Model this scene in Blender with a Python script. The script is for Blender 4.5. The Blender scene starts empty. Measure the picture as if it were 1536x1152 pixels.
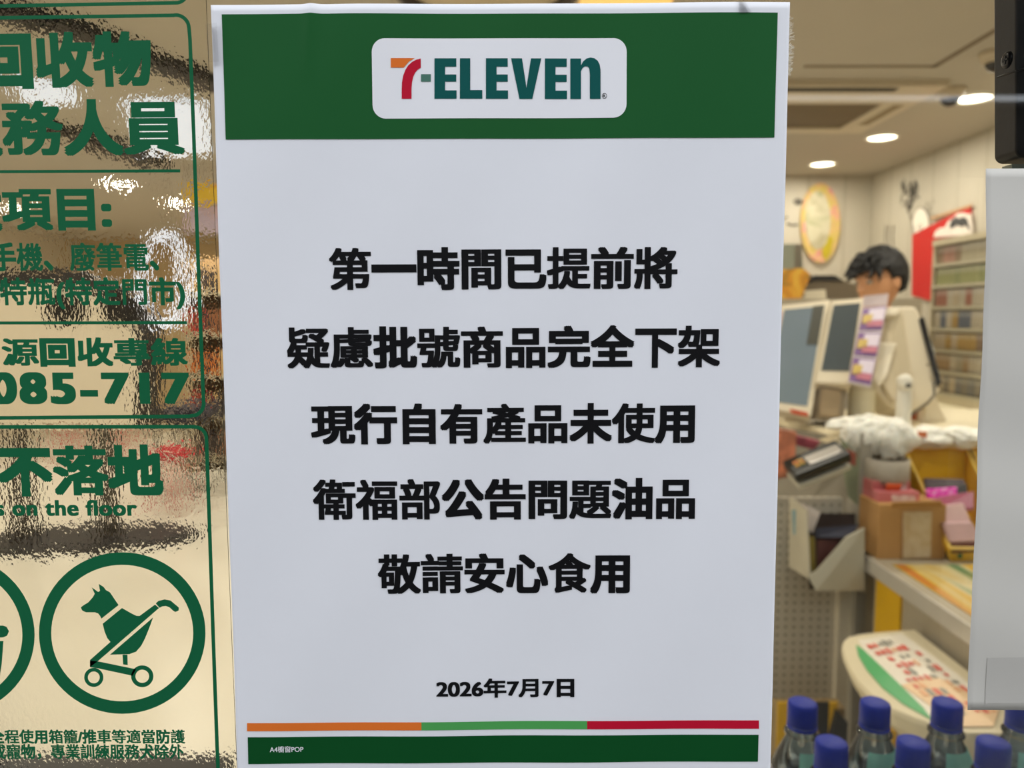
import bpy, bmesh, math, random
from mathutils import Vector, Matrix, noise

random.seed(7)
SC = bpy.context.scene
COL = SC.collection
PI = math.pi

# ------------------------------------------------------------------ camera
F_PX = 1150.0
PITCH = math.radians(4.9)
CAM = Vector((0.0, -0.29, 1.5))
cd = bpy.data.cameras.new('camera')
cam = bpy.data.objects.new('camera', cd)
COL.objects.link(cam)
cam.location = CAM
cam.rotation_euler = (PI / 2 - PITCH, 0, 0)
cd.sensor_fit = 'HORIZONTAL'
cd.sensor_width = 36.0
cd.lens = F_PX / 1536 * 36
cd.clip_start = 0.02
cd.clip_end = 60
cd.dof.use_dof = True
cd.dof.focus_distance = 0.291
cd.dof.aperture_fstop = 12.5
SC.camera = cam

# ------------------------------------------------------------------ world, exposure
w = bpy.data.worlds.new('overcast_sky')
SC.world = w
w.use_nodes = True
bg = w.node_tree.nodes['Background']
bg.inputs[0].default_value = (0.92, 0.95, 1.0, 1)
bg.inputs[1].default_value = 2.08
vs = SC.view_settings
vs.view_transform = 'Standard'
vs.look = 'None'
vs.exposure = 0.0
vs.gamma = 1.0
vs.use_curve_mapping = False
SC.render.film_transparent = False
DOWNLIGHT_W = 8.0
WARM = (1.0, 0.91, 0.79)
CEIL_Z = 2.6


# ------------------------------------------------------------------ pixel rays (1536 x 1152)
FWD = Vector((0, math.cos(PITCH), -math.sin(PITCH)))
UPV = Vector((0, math.sin(PITCH), math.cos(PITCH)))


def ray(px, py):
    return Vector((1, 0, 0)) * ((px - 768) / F_PX) + FWD + UPV * ((576 - py) / F_PX)


def P(px, py, d):                      # point d metres in front of the camera
    r = ray(px, py)
    return CAM + r * (d / r.y)


def G(px, py, y=0.0):                  # point on the door glass
    return P(px, py, y - CAM.y)


def Pz(px, py, z):                     # point on a level surface
    r = ray(px, py)
    return CAM + r * ((z - CAM.z) / r.z)


def Px(px, py, x):                     # point on a wall that runs away from us
    r = ray(px, py)
    return CAM + r * ((x - CAM.x) / r.x)


# ------------------------------------------------------------------ materials
def lin(c):
    def f(v):
        v /= 255.0
        return v / 12.92 if v <= 0.04045 else ((v + 0.055) / 1.055) ** 2.4
    return (f(c[0]), f(c[1]), f(c[2]), 1)


MATS = {}


def mat(name, rgb, rough=0.5, var=0.06, scale=30, metal=0.0, emit=0.0, bump=0.0, spec=0.5, emit_rgb=None):
    if name in MATS:
        return MATS[name]
    m = bpy.data.materials.new(name)
    m.use_nodes = True
    nt = m.node_tree
    b = nt.nodes['Principled BSDF']
    tc = nt.nodes.new('ShaderNodeTexCoord')
    nz = nt.nodes.new('ShaderNodeTexNoise')
    nz.inputs['Scale'].default_value = scale
    nz.inputs['Detail'].default_value = 3
    nt.links.new(tc.outputs['Object'], nz.inputs['Vector'])
    mx = nt.nodes.new('ShaderNodeMix')
    mx.data_type = 'RGBA'
    c = lin(rgb)
    mx.inputs['A'].default_value = tuple(v * (1 - var) for v in c[:3]) + (1,)
    mx.inputs['B'].default_value = tuple(min(1, v * (1 + var)) for v in c[:3]) + (1,)
    nt.links.new(nz.outputs['Fac'], mx.inputs['Factor'])
    nt.links.new(mx.outputs['Result'], b.inputs['Base Color'])
    b.inputs['Roughness'].default_value = rough
    b.inputs['Metallic'].default_value = metal
    b.inputs['Specular IOR Level'].default_value = spec
    if emit:
        b.inputs['Emission Color'].default_value = lin(emit_rgb) if emit_rgb else c
        b.inputs['Emission Strength'].default_value = emit
    if bump:
        bp = nt.nodes.new('ShaderNodeBump')
        bp.inputs['Strength'].default_value = bump
        bp.inputs['Distance'].default_value = 0.002
        nt.links.new(nz.outputs['Fac'], bp.inputs['Height'])
        nt.links.new(bp.outputs['Normal'], b.inputs['Normal'])
    MATS[name] = m
    return m


def mat_mottle(name, rgbs, scale=8.0, rough=0.5, dist=0.0, stretch=(1, 1, 1), detail=2):
    if name in MATS:
        return MATS[name]
    m = bpy.data.materials.new(name)
    m.use_nodes = True
    nt = m.node_tree
    b = nt.nodes['Principled BSDF']
    tc = nt.nodes.new('ShaderNodeTexCoord')
    mp = nt.nodes.new('ShaderNodeMapping')
    mp.inputs['Scale'].default_value = stretch
    nz = nt.nodes.new('ShaderNodeTexNoise')
    nz.inputs['Scale'].default_value = scale
    nz.inputs['Detail'].default_value = detail
    nz.inputs['Distortion'].default_value = dist
    cr = nt.nodes.new('ShaderNodeValToRGB')
    n = len(rgbs)
    els = cr.color_ramp.elements
    els[0].position = 0.3
    els[0].color = lin(rgbs[0])
    els[1].position = 0.7
    els[1].color = lin(rgbs[-1])
    for i in range(1, n - 1):
        e = els.new(0.3 + 0.4 * i / (n - 1))
        e.color = lin(rgbs[i])
    nt.links.new(tc.outputs['Object'], mp.inputs[0])
    nt.links.new(mp.outputs[0], nz.inputs['Vector'])
    nt.links.new(nz.outputs['Fac'], cr.inputs[0])
    nt.links.new(cr.outputs[0], b.inputs['Base Color'])
    b.inputs['Roughness'].default_value = rough
    MATS[name] = m
    return m


def mat_clear(name, tint=(1, 1, 1), rough=0.0, ior=1.5):
    """clear pane: looks through, mirrors a little by angle"""
    m = bpy.data.materials.new(name)
    m.use_nodes = True
    nt = m.node_tree
    nt.nodes.clear()
    out = nt.nodes.new('ShaderNodeOutputMaterial')
    tr = nt.nodes.new('ShaderNodeBsdfTransparent')
    tr.inputs[0].default_value = (*tint, 1)
    gl = nt.nodes.new('ShaderNodeBsdfGlossy')
    gl.inputs['Roughness'].default_value = rough
    fr = nt.nodes.new('ShaderNodeFresnel')
    fr.inputs[0].default_value = ior
    mx = nt.nodes.new('ShaderNodeMixShader')
    nt.links.new(fr.outputs[0], mx.inputs[0])
    nt.links.new(tr.outputs[0], mx.inputs[1])
    nt.links.new(gl.outputs[0], mx.inputs[2])
    nt.links.new(mx.outputs[0], out.inputs[0])
    MATS[name] = m
    return m


def mat_film(name, tint, bumpy):
    """thin clear sticker film with a pebbled, rippled face"""
    m = bpy.data.materials.new(name)
    m.use_nodes = True
    nt = m.node_tree
    nt.nodes.clear()
    out = nt.nodes.new('ShaderNodeOutputMaterial')
    rf = nt.nodes.new('ShaderNodeBsdfRefraction')
    rf.inputs['Color'].default_value = (*tint, 1)
    rf.inputs['IOR'].default_value = 1.4
    rf.inputs['Roughness'].default_value = 0.0
    gl = nt.nodes.new('ShaderNodeBsdfGlossy')
    gl.inputs['Roughness'].default_value = 0.05
    fr = nt.nodes.new('ShaderNodeFresnel')
    fr.inputs[0].default_value = 1.3
    mx = nt.nodes.new('ShaderNodeMixShader')
    nt.links.new(fr.outputs[0], mx.inputs[0])
    nt.links.new(rf.outputs[0], mx.inputs[1])
    nt.links.new(gl.outputs[0], mx.inputs[2])
    nt.links.new(mx.outputs[0], out.inputs[0])
    if bumpy:
        tc = nt.nodes.new('ShaderNodeTexCoord')
        mp = nt.nodes.new('ShaderNodeMapping')
        mp.inputs['Scale'].default_value = (1.5, 1, 0.85)
        nt.links.new(tc.outputs['Object'], mp.inputs[0])
        n1 = nt.nodes.new('ShaderNodeTexNoise')
        n1.inputs['Scale'].default_value = 560
        n1.inputs['Detail'].default_value = 1.5
        n2 = nt.nodes.new('ShaderNodeTexNoise')
        n2.inputs['Scale'].default_value = 40
        n2.inputs['Detail'].default_value = 1
        nt.links.new(mp.outputs[0], n1.inputs['Vector'])
        nt.links.new(mp.outputs[0], n2.inputs['Vector'])
        b1 = nt.nodes.new('ShaderNodeBump')
        b1.inputs['Strength'].default_value = 1.0
        b1.inputs['Distance'].default_value = 0.00006
        b2 = nt.nodes.new('ShaderNodeBump')
        b2.inputs['Strength'].default_value = 1.0
        b2.inputs['Distance'].default_value = 0.00022
        nt.links.new(n1.outputs['Fac'], b1.inputs['Height'])
        nt.links.new(n2.outputs['Fac'], b2.inputs['Height'])
        nt.links.new(b2.outputs['Normal'], b1.inputs['Normal'])
        nt.links.new(b1.outputs['Normal'], rf.inputs['Normal'])
        nt.links.new(b1.outputs['Normal'], gl.inputs['Normal'])
    MATS[name] = m
    return m


def mat_glass(name, tint, ior=1.33, rough=0.0):
    m = bpy.data.materials.new(name)
    m.use_nodes = True
    nt = m.node_tree
    nt.nodes.clear()
    out = nt.nodes.new('ShaderNodeOutputMaterial')
    g = nt.nodes.new('ShaderNodeBsdfGlass')
    g.inputs['Color'].default_value = (*tint, 1)
    g.inputs['IOR'].default_value = ior
    g.inputs['Roughness'].default_value = rough
    nt.links.new(g.outputs[0], out.inputs[0])
    MATS[name] = m
    return m


# ------------------------------------------------------------------ mesh helpers
WORLD = {}


def wloc(o):
    return WORLD.get(o.name, Vector((0, 0, 0))) if o else Vector((0, 0, 0))


def newell(pts):
    n = Vector((0, 0, 0))
    for i, a in enumerate(pts):
        b = pts[(i + 1) % len(pts)]
        n += Vector(((a.y - b.y) * (a.z + b.z), (a.z - b.z) * (a.x + b.x), (a.x - b.x) * (a.y + b.y)))
    return n.normalized() if n.length else Vector((0, -1, 0))


class MB:
    def __init__(s):
        s.v, s.f, s.mi = [], [], []
        s.cur = 0

    def add(s, vs_, fs_):
        o = len(s.v)
        s.v += [Vector(p) for p in vs_]
        s.f += [tuple(i + o for i in f) for f in fs_]
        s.mi += [s.cur] * len(fs_)
        return s

    def poly(s, pts):
        return s.add(pts, [tuple(range(len(pts)))])

    def prism(s, pts, vec):
        pts = [Vector(p) for p in pts]
        vec = Vector(vec)
        n = len(pts)
        if newell(pts).dot(vec) > 0:
            pts = pts[::-1]
        fs = [tuple(range(n)), tuple(range(2 * n - 1, n - 1, -1))]
        for i in range(n):
            j = (i + 1) % n
            fs.append((i, i + n, j + n, j))
        return s.add(pts + [p + vec for p in pts], fs)

    def box(s, c, size, rot=None):
        c = Vector(c)
        hx, hy, hz = size[0] / 2, size[1] / 2, size[2] / 2
        vs_ = [Vector((x, y, z)) for z in (-hz, hz) for y in (-hy, hy) for x in (-hx, hx)]
        if rot is not None:
            vs_ = [rot @ p for p in vs_]
        return s.add([c + p for p in vs_], [(0, 2, 3, 1), (4, 5, 7, 6), (0, 1, 5, 4), (2, 6, 7, 3), (0, 4, 6, 2), (1, 3, 7, 5)])

    def span(s, a, b):
        a, b = Vector(a), Vector(b)
        return s.box((a + b) / 2, [abs(q) for q in (b - a)])

    def rings(s, rs, caps=True, closed=True):
        n = len(rs[0])
        o = len(s.v)
        fs = []
        for k in range(len(rs) - 1):
            for i in range(n if closed else n - 1):
                j = (i + 1) % n
                fs.append((k * n + i, k * n + j, (k + 1) * n + j, (k + 1) * n + i))
        if caps:
            fs.append(tuple(range(n - 1, -1, -1)))
            fs.append(tuple((len(rs) - 1) * n + i for i in range(n)))
        return s.add([p for r in rs for p in r], fs)

    def lathe(s, prof, c=(0, 0, 0), n=32, caps=True, ridge=None):
        c = Vector(c)
        rs = []
        for k, (r, z) in enumerate(prof):
            ring = []
            for i in range(n):
                a = 2 * PI * i / n
                rr = r
                if ridge and ridge[0] <= k <= ridge[1] and i % 2:
                    rr = r * ridge[2]
                ring.append(c + Vector((rr * math.cos(a), rr * math.sin(a), z)))
            rs.append(ring)
        return s.rings(rs, caps)

    def tube(s, pts, r, n=10, closed=False):
        pts = [Vector(p) for p in pts]
        rs = []
        m = len(pts)
        for i, p in enumerate(pts):
            if closed:
                t = pts[(i + 1) % m] - pts[i - 1]
            else:
                t = pts[min(i + 1, m - 1)] - pts[max(i - 1, 0)]
            t.normalize()
            u = t.cross(Vector((0.13, 0.31, 0.94)))
            if u.length < 1e-3:
                u = t.cross(Vector((1, 0, 0)))
            u.normalize()
            v = t.cross(u)
            rad = r[i] if isinstance(r, (list, tuple)) else r
            rs.append([p + (u * math.cos(2 * PI * k / n) + v * math.sin(2 * PI * k / n)) * rad for k in range(n)])
        if closed:
            rs.append(rs[0])
        return s.rings(rs, not closed)

    def ball(s, c, rad, n=20, m=12, rot=None, fn=None):
        c = Vector(c)
        rs = []
        for k in range(m + 1):
            th = PI * (k + 0.001) / (m + 0.002)
            ring = []
            for i in range(n):
                a = 2 * PI * i / n
                q = Vector((math.sin(th) * math.cos(a), math.sin(th) * math.sin(a), -math.cos(th)))
                p = Vector((q.x * rad[0], q.y * rad[1], q.z * rad[2]))
                if fn:
                    p = fn(p, q)
                ring.append(c + (rot @ p if rot is not None else p))
            rs.append(ring)
        return s.rings(rs)

    def build(s, name, material, parent=None, smooth=False, bevel=0.0, seg=2):
        me = bpy.data.meshes.new(name)
        off = wloc(parent)
        me.from_pydata([tuple(p - off) for p in s.v], [], s.f)
        ms = material if isinstance(material, (list, tuple)) else [material]
        for m in ms:
            me.materials.append(m)
        if len(ms) > 1:
            for p, k in zip(me.polygons, s.mi):
                p.material_index = k
        if smooth:
            for p in me.polygons:
                p.use_smooth = True
        me.update()
        o = bpy.data.objects.new(name, me)
        COL.objects.link(o)
        if parent:
            o.parent = parent
            WORLD[o.name] = off
        else:
            WORLD[o.name] = Vector((0, 0, 0))
        if bevel:
            b = o.modifiers.new('bevel', 'BEVEL')
            b.width = bevel
            b.segments = seg
            b.limit_method = 'ANGLE'
            b.angle_limit = math.radians(40)
        if smooth and bevel == 0 and len(s.f) > 12:
            pass
        return o


def tag(o, label=None, cat=None, group=None, kind=None):
    if label:
        o['label'] = label
    if cat:
        o['category'] = cat
    if group:
        o['group'] = group
    if kind:
        o['kind'] = kind
    return o


def thing(name, label, cat, loc=(0, 0, 0), group=None):
    o = bpy.data.objects.new(name, None)
    COL.objects.link(o)
    o.location = loc
    WORLD[o.name] = Vector(loc)
    o.empty_display_size = 0.05
    return tag(o, label, cat, group)


def struct(o):
    o['kind'] = 'structure'
    return o


def dup(root, loc, label=None, group=None):
    r = root.copy()
    COL.objects.link(r)
    r.location = loc
    if label:
        r['label'] = label
    if group:
        r['group'] = group
    for ch in [c for c in bpy.data.objects if c.parent == root]:
        c = ch.copy()
        COL.objects.link(c)
        c.parent = r
        for g in [q for q in bpy.data.objects if q.parent == ch]:
            d = g.copy()
            COL.objects.link(d)
            d.parent = c
    return r


def slab(name, pts, thick, material, parent=None, bevel=0.0):
    """plate from outline points, with real thickness away from the viewer"""
    n = newell(pts)
    if n.y < 0:
        n = -n
    return MB().prism(pts, n * thick).build(name, material, parent, bevel=bevel)


# ------------------------------------------------------------------ the room
M_WALL = mat('painted_board', (226, 216, 196), 0.7, 0.04, 6)


def wall_board_mat(name, rgb, axis):
    m = mat(name, rgb, 0.65, 0.05, 5)
    nt = m.node_tree
    b = nt.nodes['Principled BSDF']
    tc = nt.nodes.new('ShaderNodeTexCoord')
    wv = nt.nodes.new('ShaderNodeTexWave')
    wv.bands_direction = axis
    wv.wave_profile = 'SAW'
    wv.inputs['Scale'].default_value = 1.1
    nt.links.new(tc.outputs['Object'], wv.inputs['Vector'])
    cr = nt.nodes.new('ShaderNodeValToRGB')
    cr.color_ramp.elements[0].position = 0.0
    cr.color_ramp.elements[0].color = (0.55, 0.5, 0.45, 1)
    cr.color_ramp.elements[1].position = 0.10
    cr.color_ramp.elements[1].color = (1, 1, 1, 1)
    mx = nt.nodes.new('ShaderNodeMix')
    mx.data_type = 'RGBA'
    mx.blend_type = 'MULTIPLY'
    mx.inputs['Factor'].default_value = 0.5
    src = b.inputs['Base Color'].links[0].from_socket
    nt.links.new(wv.outputs['Color'], cr.inputs[0])
    nt.links.new(src, mx.inputs['A'])
    nt.links.new(cr.outputs[0], mx.inputs['B'])
    nt.links.new(mx.outputs['Result'], b.inputs['Base Color'])
    return m


M_BOARD_X = wall_board_mat('white_boards_back', (196, 189, 172), 'X')
M_BOARD_Y = wall_board_mat('white_boards_side', (190, 183, 166), 'Y')
M_CEIL = mat('ceiling_paint', (186, 178, 163), 0.8, 0.04, 4)
M_FLOOR = mat('polished_floor_tile', (244, 239, 224), 0.3, 0.05, 3)
XR, XL, YB, YP = 2.78, -6.2, 10.6, 5.75

struct(MB().span((XL, 0.0, -0.1), (XR, YB, 0)).build('floor', M_FLOOR))
struct(MB().span((XL, 0.0, CEIL_Z), (XR, YB, CEIL_Z + 0.12)).build('ceiling', M_CEIL))
struct(MB().span((XR, 0.0, 0), (XR + 0.1, YB, CEIL_Z)).build('wall_right', M_BOARD_Y))
struct(MB().span((0.5, YP, 0), (XR, YP + 0.1, CEIL_Z)).build('wall_behind_counter', M_BOARD_X))
struct(MB().span((XL - 0.1, 0.0, 0), (XL, YB, CEIL_Z)).build('wall_left', M_WALL))
struct(MB().span((XL, YB, 0), (XR, YB + 0.1, CEIL_Z)).build('wall_back', mat('tan_back_wall', (196, 172, 132), 0.7, 0.05, 4)))
struct(MB().span((-7, -3.4, -0.12), (4, -0.012, -0.02)).build('ground', mat('arcade_paving', (96, 95, 90), 0.8, 0.15, 20)))
struct(MB().span((-5, -3.4, -0.02), (4, -3.3, 3.1)).build('wall_arcade', mat('arcade_wall', (46, 46, 46), 0.9, 0.1, 8, spec=0.1)))
M_PANE = mat_clear('clear_pane', (0.97, 0.985, 0.975), 0.0, 1.45)
struct(MB().span((-1.6, 0, 0.02), (1.6, 0.008, CEIL_Z)).build('window_1', M_PANE))
M_MULL = mat('dark_mullion', (60, 58, 55), 0.4, 0.05, 20)
struct(MB().span((-1.68, -0.02, 0), (-1.6, 0.05, CEIL_Z)).build('trim_1', M_MULL))
struct(MB().span((1.6, -0.02, 0), (1.68, 0.05, CEIL_Z)).build('trim_2', M_MULL))
struct(MB().span((1.68, 0, 0), (XR, 0.1, CEIL_Z)).build('wall_front_right', M_WALL))
struct(MB().span((-6.2, 0, 0), (-1.68, 0.1, CEIL_Z)).build('wall_front_left', M_WALL))

# the lamp under the arcade, opposite the door: its mirror image is the pale streak across the glass
a_l = thing('arcade_tube_lamp', 'long fluorescent tube lamp on the wall across from the shop door', 'lamp', (0.6, -3.27, 2.47))
MB().span((-1.2, -3.3, 2.46), (2.4, -3.262, 2.51)).build('housing', mat('lamp_housing', (60, 60, 60)), a_l)
MB().tube([(-1.18, -3.245, 2.485), (2.38, -3.245, 2.485)], 0.013, 12).build('tube', mat('tube_glow', (240, 245, 255), emit=1.7), a_l, smooth=True)

# ------------------------------------------------------------------ downlights
M_LENS = mat('lamp_lens', (255, 246, 225), emit=9.0, emit_rgb=(255, 240, 208))
M_RIM = mat('lamp_rim_white', (235, 232, 225), 0.4)
spots = [Pz(1460, 146, CEIL_Z), Pz(1323, 205, CEIL_Z), Pz(1234, 245, CEIL_Z), Pz(180, 275, CEIL_Z), Pz(265, 302, CEIL_Z)]
visible = ['round downlight nearest the black dome camera, topmost of the three on the right',
           'round downlight between the other two on the right side ceiling',
           'round downlight lowest of the three, close to the oval wall plaque',
           'round downlight seen through the clear sticker, above the sign with the colon',
           'round downlight seen through the sticker, right and lower of the pair there']
extra = [(2.24, 2.3), (2.24, 1.0), (0.6, 1.4), (0.6, 3.0), (0.6, 4.6), (-1.2, 1.2), (-0.9, 4.4), (-1.2, 6.8),
         (-3.1, 1.6), (-3.1, 3.4), (-4.9, 2.6), (-4.9, 5.0), (-4.9, 7.4), (-1.2, 8.8), (-3.1, 8.8), (1.4, 2.2)]
proto = None
for i, q in enumerate(spots + [Vector((x, y, CEIL_Z)) for x, y in extra]):
    lab = visible[i] if i < 5 else 'round recessed downlight in the shop ceiling outside the picture'
    if proto is None:
        proto = thing('downlight', lab, 'ceiling light', (q.x, q.y, CEIL_Z), 'recessed ceiling downlights')
        MB().lathe([(0.098, -0.001), (0.098, -0.008), (0.085, -0.012), (0.083, -0.003)], q, 36, False).build('rim', M_RIM, proto, True)
        MB().lathe([(0.083, -0.002), (0.07, -0.006), (0.001, -0.008)], q, 36, False).build('lens', M_LENS, proto, True)
    else:
        dup(proto, (q.x, q.y, CEIL_Z), lab)
    ld = bpy.data.lights.new('downlight_beam', 'AREA')
    ld.shape = 'DISK'
    ld.size = 0.15
    ld.energy = DOWNLIGHT_W * (2.0 if q.x < -0.8 else 1.0)
    ld.color = WARM
    lo = bpy.data.objects.new('downlight_beam', ld)
    COL.objects.link(lo)
    lo.location = (q.x, q.y, CEIL_Z - 0.014)

# ------------------------------------------------------------------ writing
_gl = {}
_tc = bpy.data.curves.new('glyph_source', 'FONT')
_to = bpy.data.objects.new('glyph_source', _tc)
COL.objects.link(_to)


def _mesh_of(body):
    _tc.body = body
    dg = bpy.context.evaluated_depsgraph_get()
    dg.update()
    me = bpy.data.meshes.new_from_object(_to.evaluated_get(dg))
    vs_ = [(v.co.x, v.co.y) for v in me.vertices]
    fs_ = [tuple(p.vertices) for p in me.polygons]
    bpy.data.meshes.remove(me)
    return vs_, fs_


_bar = min(p[0] for p in _mesh_of('|')[0])


def glyph(ch):
    if ch not in _gl:
        if ch == ' ':
            _gl[ch] = ([], [], 0.28)
        else:
            vs_, fs_ = _mesh_of(ch)
            v2, _ = _mesh_of(ch + '|')
            _gl[ch] = (vs_, fs_, max(p[0] for p in v2) - max(p[0] for p in _mesh_of('|')[0]))
    return _gl[ch]


def _gaps(vs_, fs_, ax):
    """typical clear gap between strokes along one axis"""
    bx = 1 - ax
    lo, hi = min(v[bx] for v in vs_), max(v[bx] for v in vs_)
    out = []
    tris = [[vs_[i] for i in f] for f in fs_]
    for k in range(24):
        c = lo + (hi - lo) * (k + 0.5) / 24 + 1e-5
        iv = []
        for t in tris:
            xs_ = []
            m = len(t)
            for i in range(m):
                p, q = t[i], t[(i + 1) % m]
                if (p[bx] - c) * (q[bx] - c) < 0:
                    xs_.append(p[ax] + (q[ax] - p[ax]) * (c - p[bx]) / (q[bx] - p[bx]))
            if len(xs_) > 1:
                iv.append((min(xs_), max(xs_)))
        iv.sort()
        end = None
        for a, b in iv:
            if end is not None and a - end > 0.012:
                out.append(a - end)
            end = b if end is None else max(end, b)
    out.sort()
    return out[int(len(out) * 0.22)] if len(out) > 5 else 1.0


_gp = {}


def swell(ch):
    if ch not in _gp:
        vs_, fs_, _ = glyph(ch)
        top = 0.052 if len(fs_) <= 22 and ch not in '已人' else 0.034 if ch == '已' else 0.0375
        e = [max(0.028 if a == 0 else 0.020, min(top, (_gaps(vs_, fs_, a) - 0.048) / 2)) for a in (0, 1)]
        _gp[ch] = e
    return _gp[ch]


def flat_y(x, z):
    return 0.0


def writing(name, s, box, weight, material, parent, y_fn, lift, rot=0.0, wz=0.9, track=0.0):
    """letters fitted to a printed line's box (left, top, right, bottom in photo pixels)"""
    V, Fc = [], []
    x = 0.0
    for k, ch in enumerate(s):
        vs_, fs_, adv = glyph(ch)
        cjk = ord(ch) > 0x2E80
        dx, dz = 0.04 * weight, 0.024 * weight
        if cjk and vs_:
            dx, dz = [q * weight for q in swell(ch)]
            dz *= wz
        if vs_:
            offs = [(0, 0), (-1, -1), (1, -1), (1, 1), (-1, 1), (0, 1), (0, -1), (1, 0), (-1, 0)]
            for q, (ox, oz) in enumerate(offs):
                o = len(V)
                V += [(x + a + ox * dx, b + oz * dz, q * 2e-6) for a, b in vs_]
                Fc += [tuple(i + o for i in f) for f in fs_]
        x += adv + track
    x0, x1 = min(v[0] for v in V), max(v[0] for v in V)
    z0, z1 = min(v[1] for v in V), max(v[1] for v in V)
    l, t, r, b = box
    cx, cy = (l + r) / 2, (t + b) / 2
    gl_, gr = G(l, cy), G(r, cy)
    gt, gb = G(cx, t), G(cx, b)
    W, H = gr.x - gl_.x, gt.z - gb.z
    C0 = Vector(((gl_.x + gr.x) / 2, 0, (gt.z + gb.z) / 2))
    c, sn = math.cos(math.radians(rot)), math.sin(math.radians(rot))
    out = []
    for vx, vz, e in V:
        a = ((vx - x0) / (x1 - x0) - 0.5) * W
        h = ((vz - z0) / (z1 - z0) - 0.5) * H
        X, Z = C0.x + a * c - h * sn, C0.z + a * sn + h * c
        out.append((X, y_fn(X, Z) - lift - e, Z))
    return MB().add(out, Fc).build(name, material, parent)


def gpoly(mb, pts, y_fn, lift):
    q = [G(*p) for p in pts]
    q = [Vector((p.x, y_fn(p.x, p.z) - lift, p.z)) for p in q]
    if newell(q).y > 0:
        q = q[::-1]
    return mb.poly(q)


def ggrid(mb, quad, nx, ny, y_fn, lift, rad=0.0):
    """finely divided patch (corners TL TR BR BL in photo pixels), corners rounded by rad (a share of the height)"""
    a, b, c, d = [G(*p) for p in quad]
    W, H = (b - a).length, (d - a).length
    vs_, fs_ = [], []
    us = [i / nx for i in range(nx + 1)]
    if rad:
        rx = rad * H / W
        us = sorted(set(us + [rx * (1 - math.cos(k * PI / 16)) for k in range(9)] + [1 - rx * (1 - math.cos(k * PI / 16)) for k in range(9)]))
    n = len(us)
    for j in range(ny + 1):
        for u in us:
            ins = 0.0
            if rad:
                e = min(u, 1 - u)
                if e < rx:
                    ins = rad * (1 - math.sqrt(max(0, 1 - (1 - e / rx) ** 2)))
            v = ins + (1 - 2 * ins) * j / ny
            p = (a * (1 - u) + b * u) * (1 - v) + (d * (1 - u) + c * u) * v
            vs_.append((p.x, y_fn(p.x, p.z) - lift, p.z))
    for j in range(ny):
        for i in range(n - 1):
            fs_.append((j * n + i, (j + 1) * n + i, (j + 1) * n + i + 1, j * n + i + 1))
    return mb.add(vs_, fs_)


def gstroke(mb, pts, width, y_fn, lift):
    """an even line of width pixels along points in photo pixels"""
    m = len(pts)
    L, R = [], []
    for i, p in enumerate(pts):
        a, b = pts[max(0, i - 1)], pts[min(m - 1, i + 1)]
        dx, dy = b[0] - a[0], b[1] - a[1]
        q = math.hypot(dx, dy)
        nx, ny = -dy / q * width / 2, dx / q * width / 2
        L.append((p[0] + nx, p[1] + ny))
        R.append((p[0] - nx, p[1] - ny))
    for i in range(m - 1):
        gpoly(mb, [L[i], L[i + 1], R[i + 1], R[i]], y_fn, lift)
    return mb


def arc(cx, cy, rx, ry, a0, a1, n=10):
    return [(cx + rx * math.cos(math.radians(a0 + (a1 - a0) * i / n)), cy + ry * math.sin(math.radians(a0 + (a1 - a0) * i / n))) for i in range(n + 1)]


# ------------------------------------------------------------------ the notice
def paper_y(x, z):
    y = -0.0016
    y += 0.00035 * math.sin(x * 45 + 1.2) * math.sin(z * 28 + 0.5)
    y += 0.00018 * math.sin(x * 95 - z * 60)
    # a soft crease running down from the top edge
    cx = -0.0715 + (1.624 - z) * -0.10
    t = max(0.0, min(1.0, (z - 1.585) / 0.03))
    y += -0.0011 * t * math.exp(-((x - cx) / 0.0022) ** 2) + 0.0003 * t * math.exp(-((x - cx - 0.006) / 0.006) ** 2)
    return y


M_PAPER = mat('notice_paper', (232, 233, 238), 0.55, 0.012, 60, bump=0.02)
M_INK = mat('black_print', (16, 16, 18), 0.6, 0.1, 80, spec=0.12)
M_GREEN = mat('green_print', (26, 88, 42), 0.6, 0.06, 25, spec=0.12)
M_DGREEN = mat('dark_green_print', (8, 74, 32), 0.6, 0.05, 40, spec=0.12)
M_ORANGE = mat('orange_print', (226, 116, 44), 0.6, 0.04, 40, spec=0.12)
M_RED = mat('red_print', (190, 18, 48), 0.6, 0.04, 40, spec=0.12)
M_LGREEN = mat('light_green_print', (78, 160, 84), 0.6, 0.04, 40, spec=0.12)
M_TEAL = mat('teal_print', (6, 84, 80), 0.6, 0.04, 60, spec=0.12)
M_DASH = mat('grey_green_print', (76, 118, 104), 0.6, 0.04, 60, spec=0.12)
M_WHITEPRINT = mat('unprinted_white', (236, 236, 240), 0.5, 0.012, 60)

base = G(757, 1165)
notice = thing('notice_poster', 'white paper notice with green header and black Chinese text taped to the glass', 'poster', (base.x, -0.0016, base.z))
quad = [(318.5, 10), (1182.5, 6), (1153, 1167), (359, 1170)]
pm = ggrid(MB(), quad, 190, 130, paper_y, 0.0)
sheet = pm.build('sheet', M_PAPER, notice, True)
so = sheet.modifiers.new('thickness', 'SOLIDIFY')
so.thickness = 0.00012
so.offset = -1
hb = ggrid(MB(), [(335, 24), (1164, 22), (1159, 208), (341, 211)], 180, 30, paper_y, 0.00018).build('header_band', M_GREEN, notice, True)
lp = ggrid(MB(), [(559, 60.5), (939, 59.5), (938.5, 178.5), (560.5, 180)], 40, 14, paper_y, 0.0003, 0.17).build('logo_panel', M_WHITEPRINT, hb, True)


def z8(pts):
    return [(320 + x / 2.4, y / 2.4) for x, y in pts]


def logo(name, polys, m):
    mb = MB()
    for p in polys:
        gpoly(mb, z8(p), paper_y, 0.00042)
    return mb.build(name, m, hb)


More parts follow.
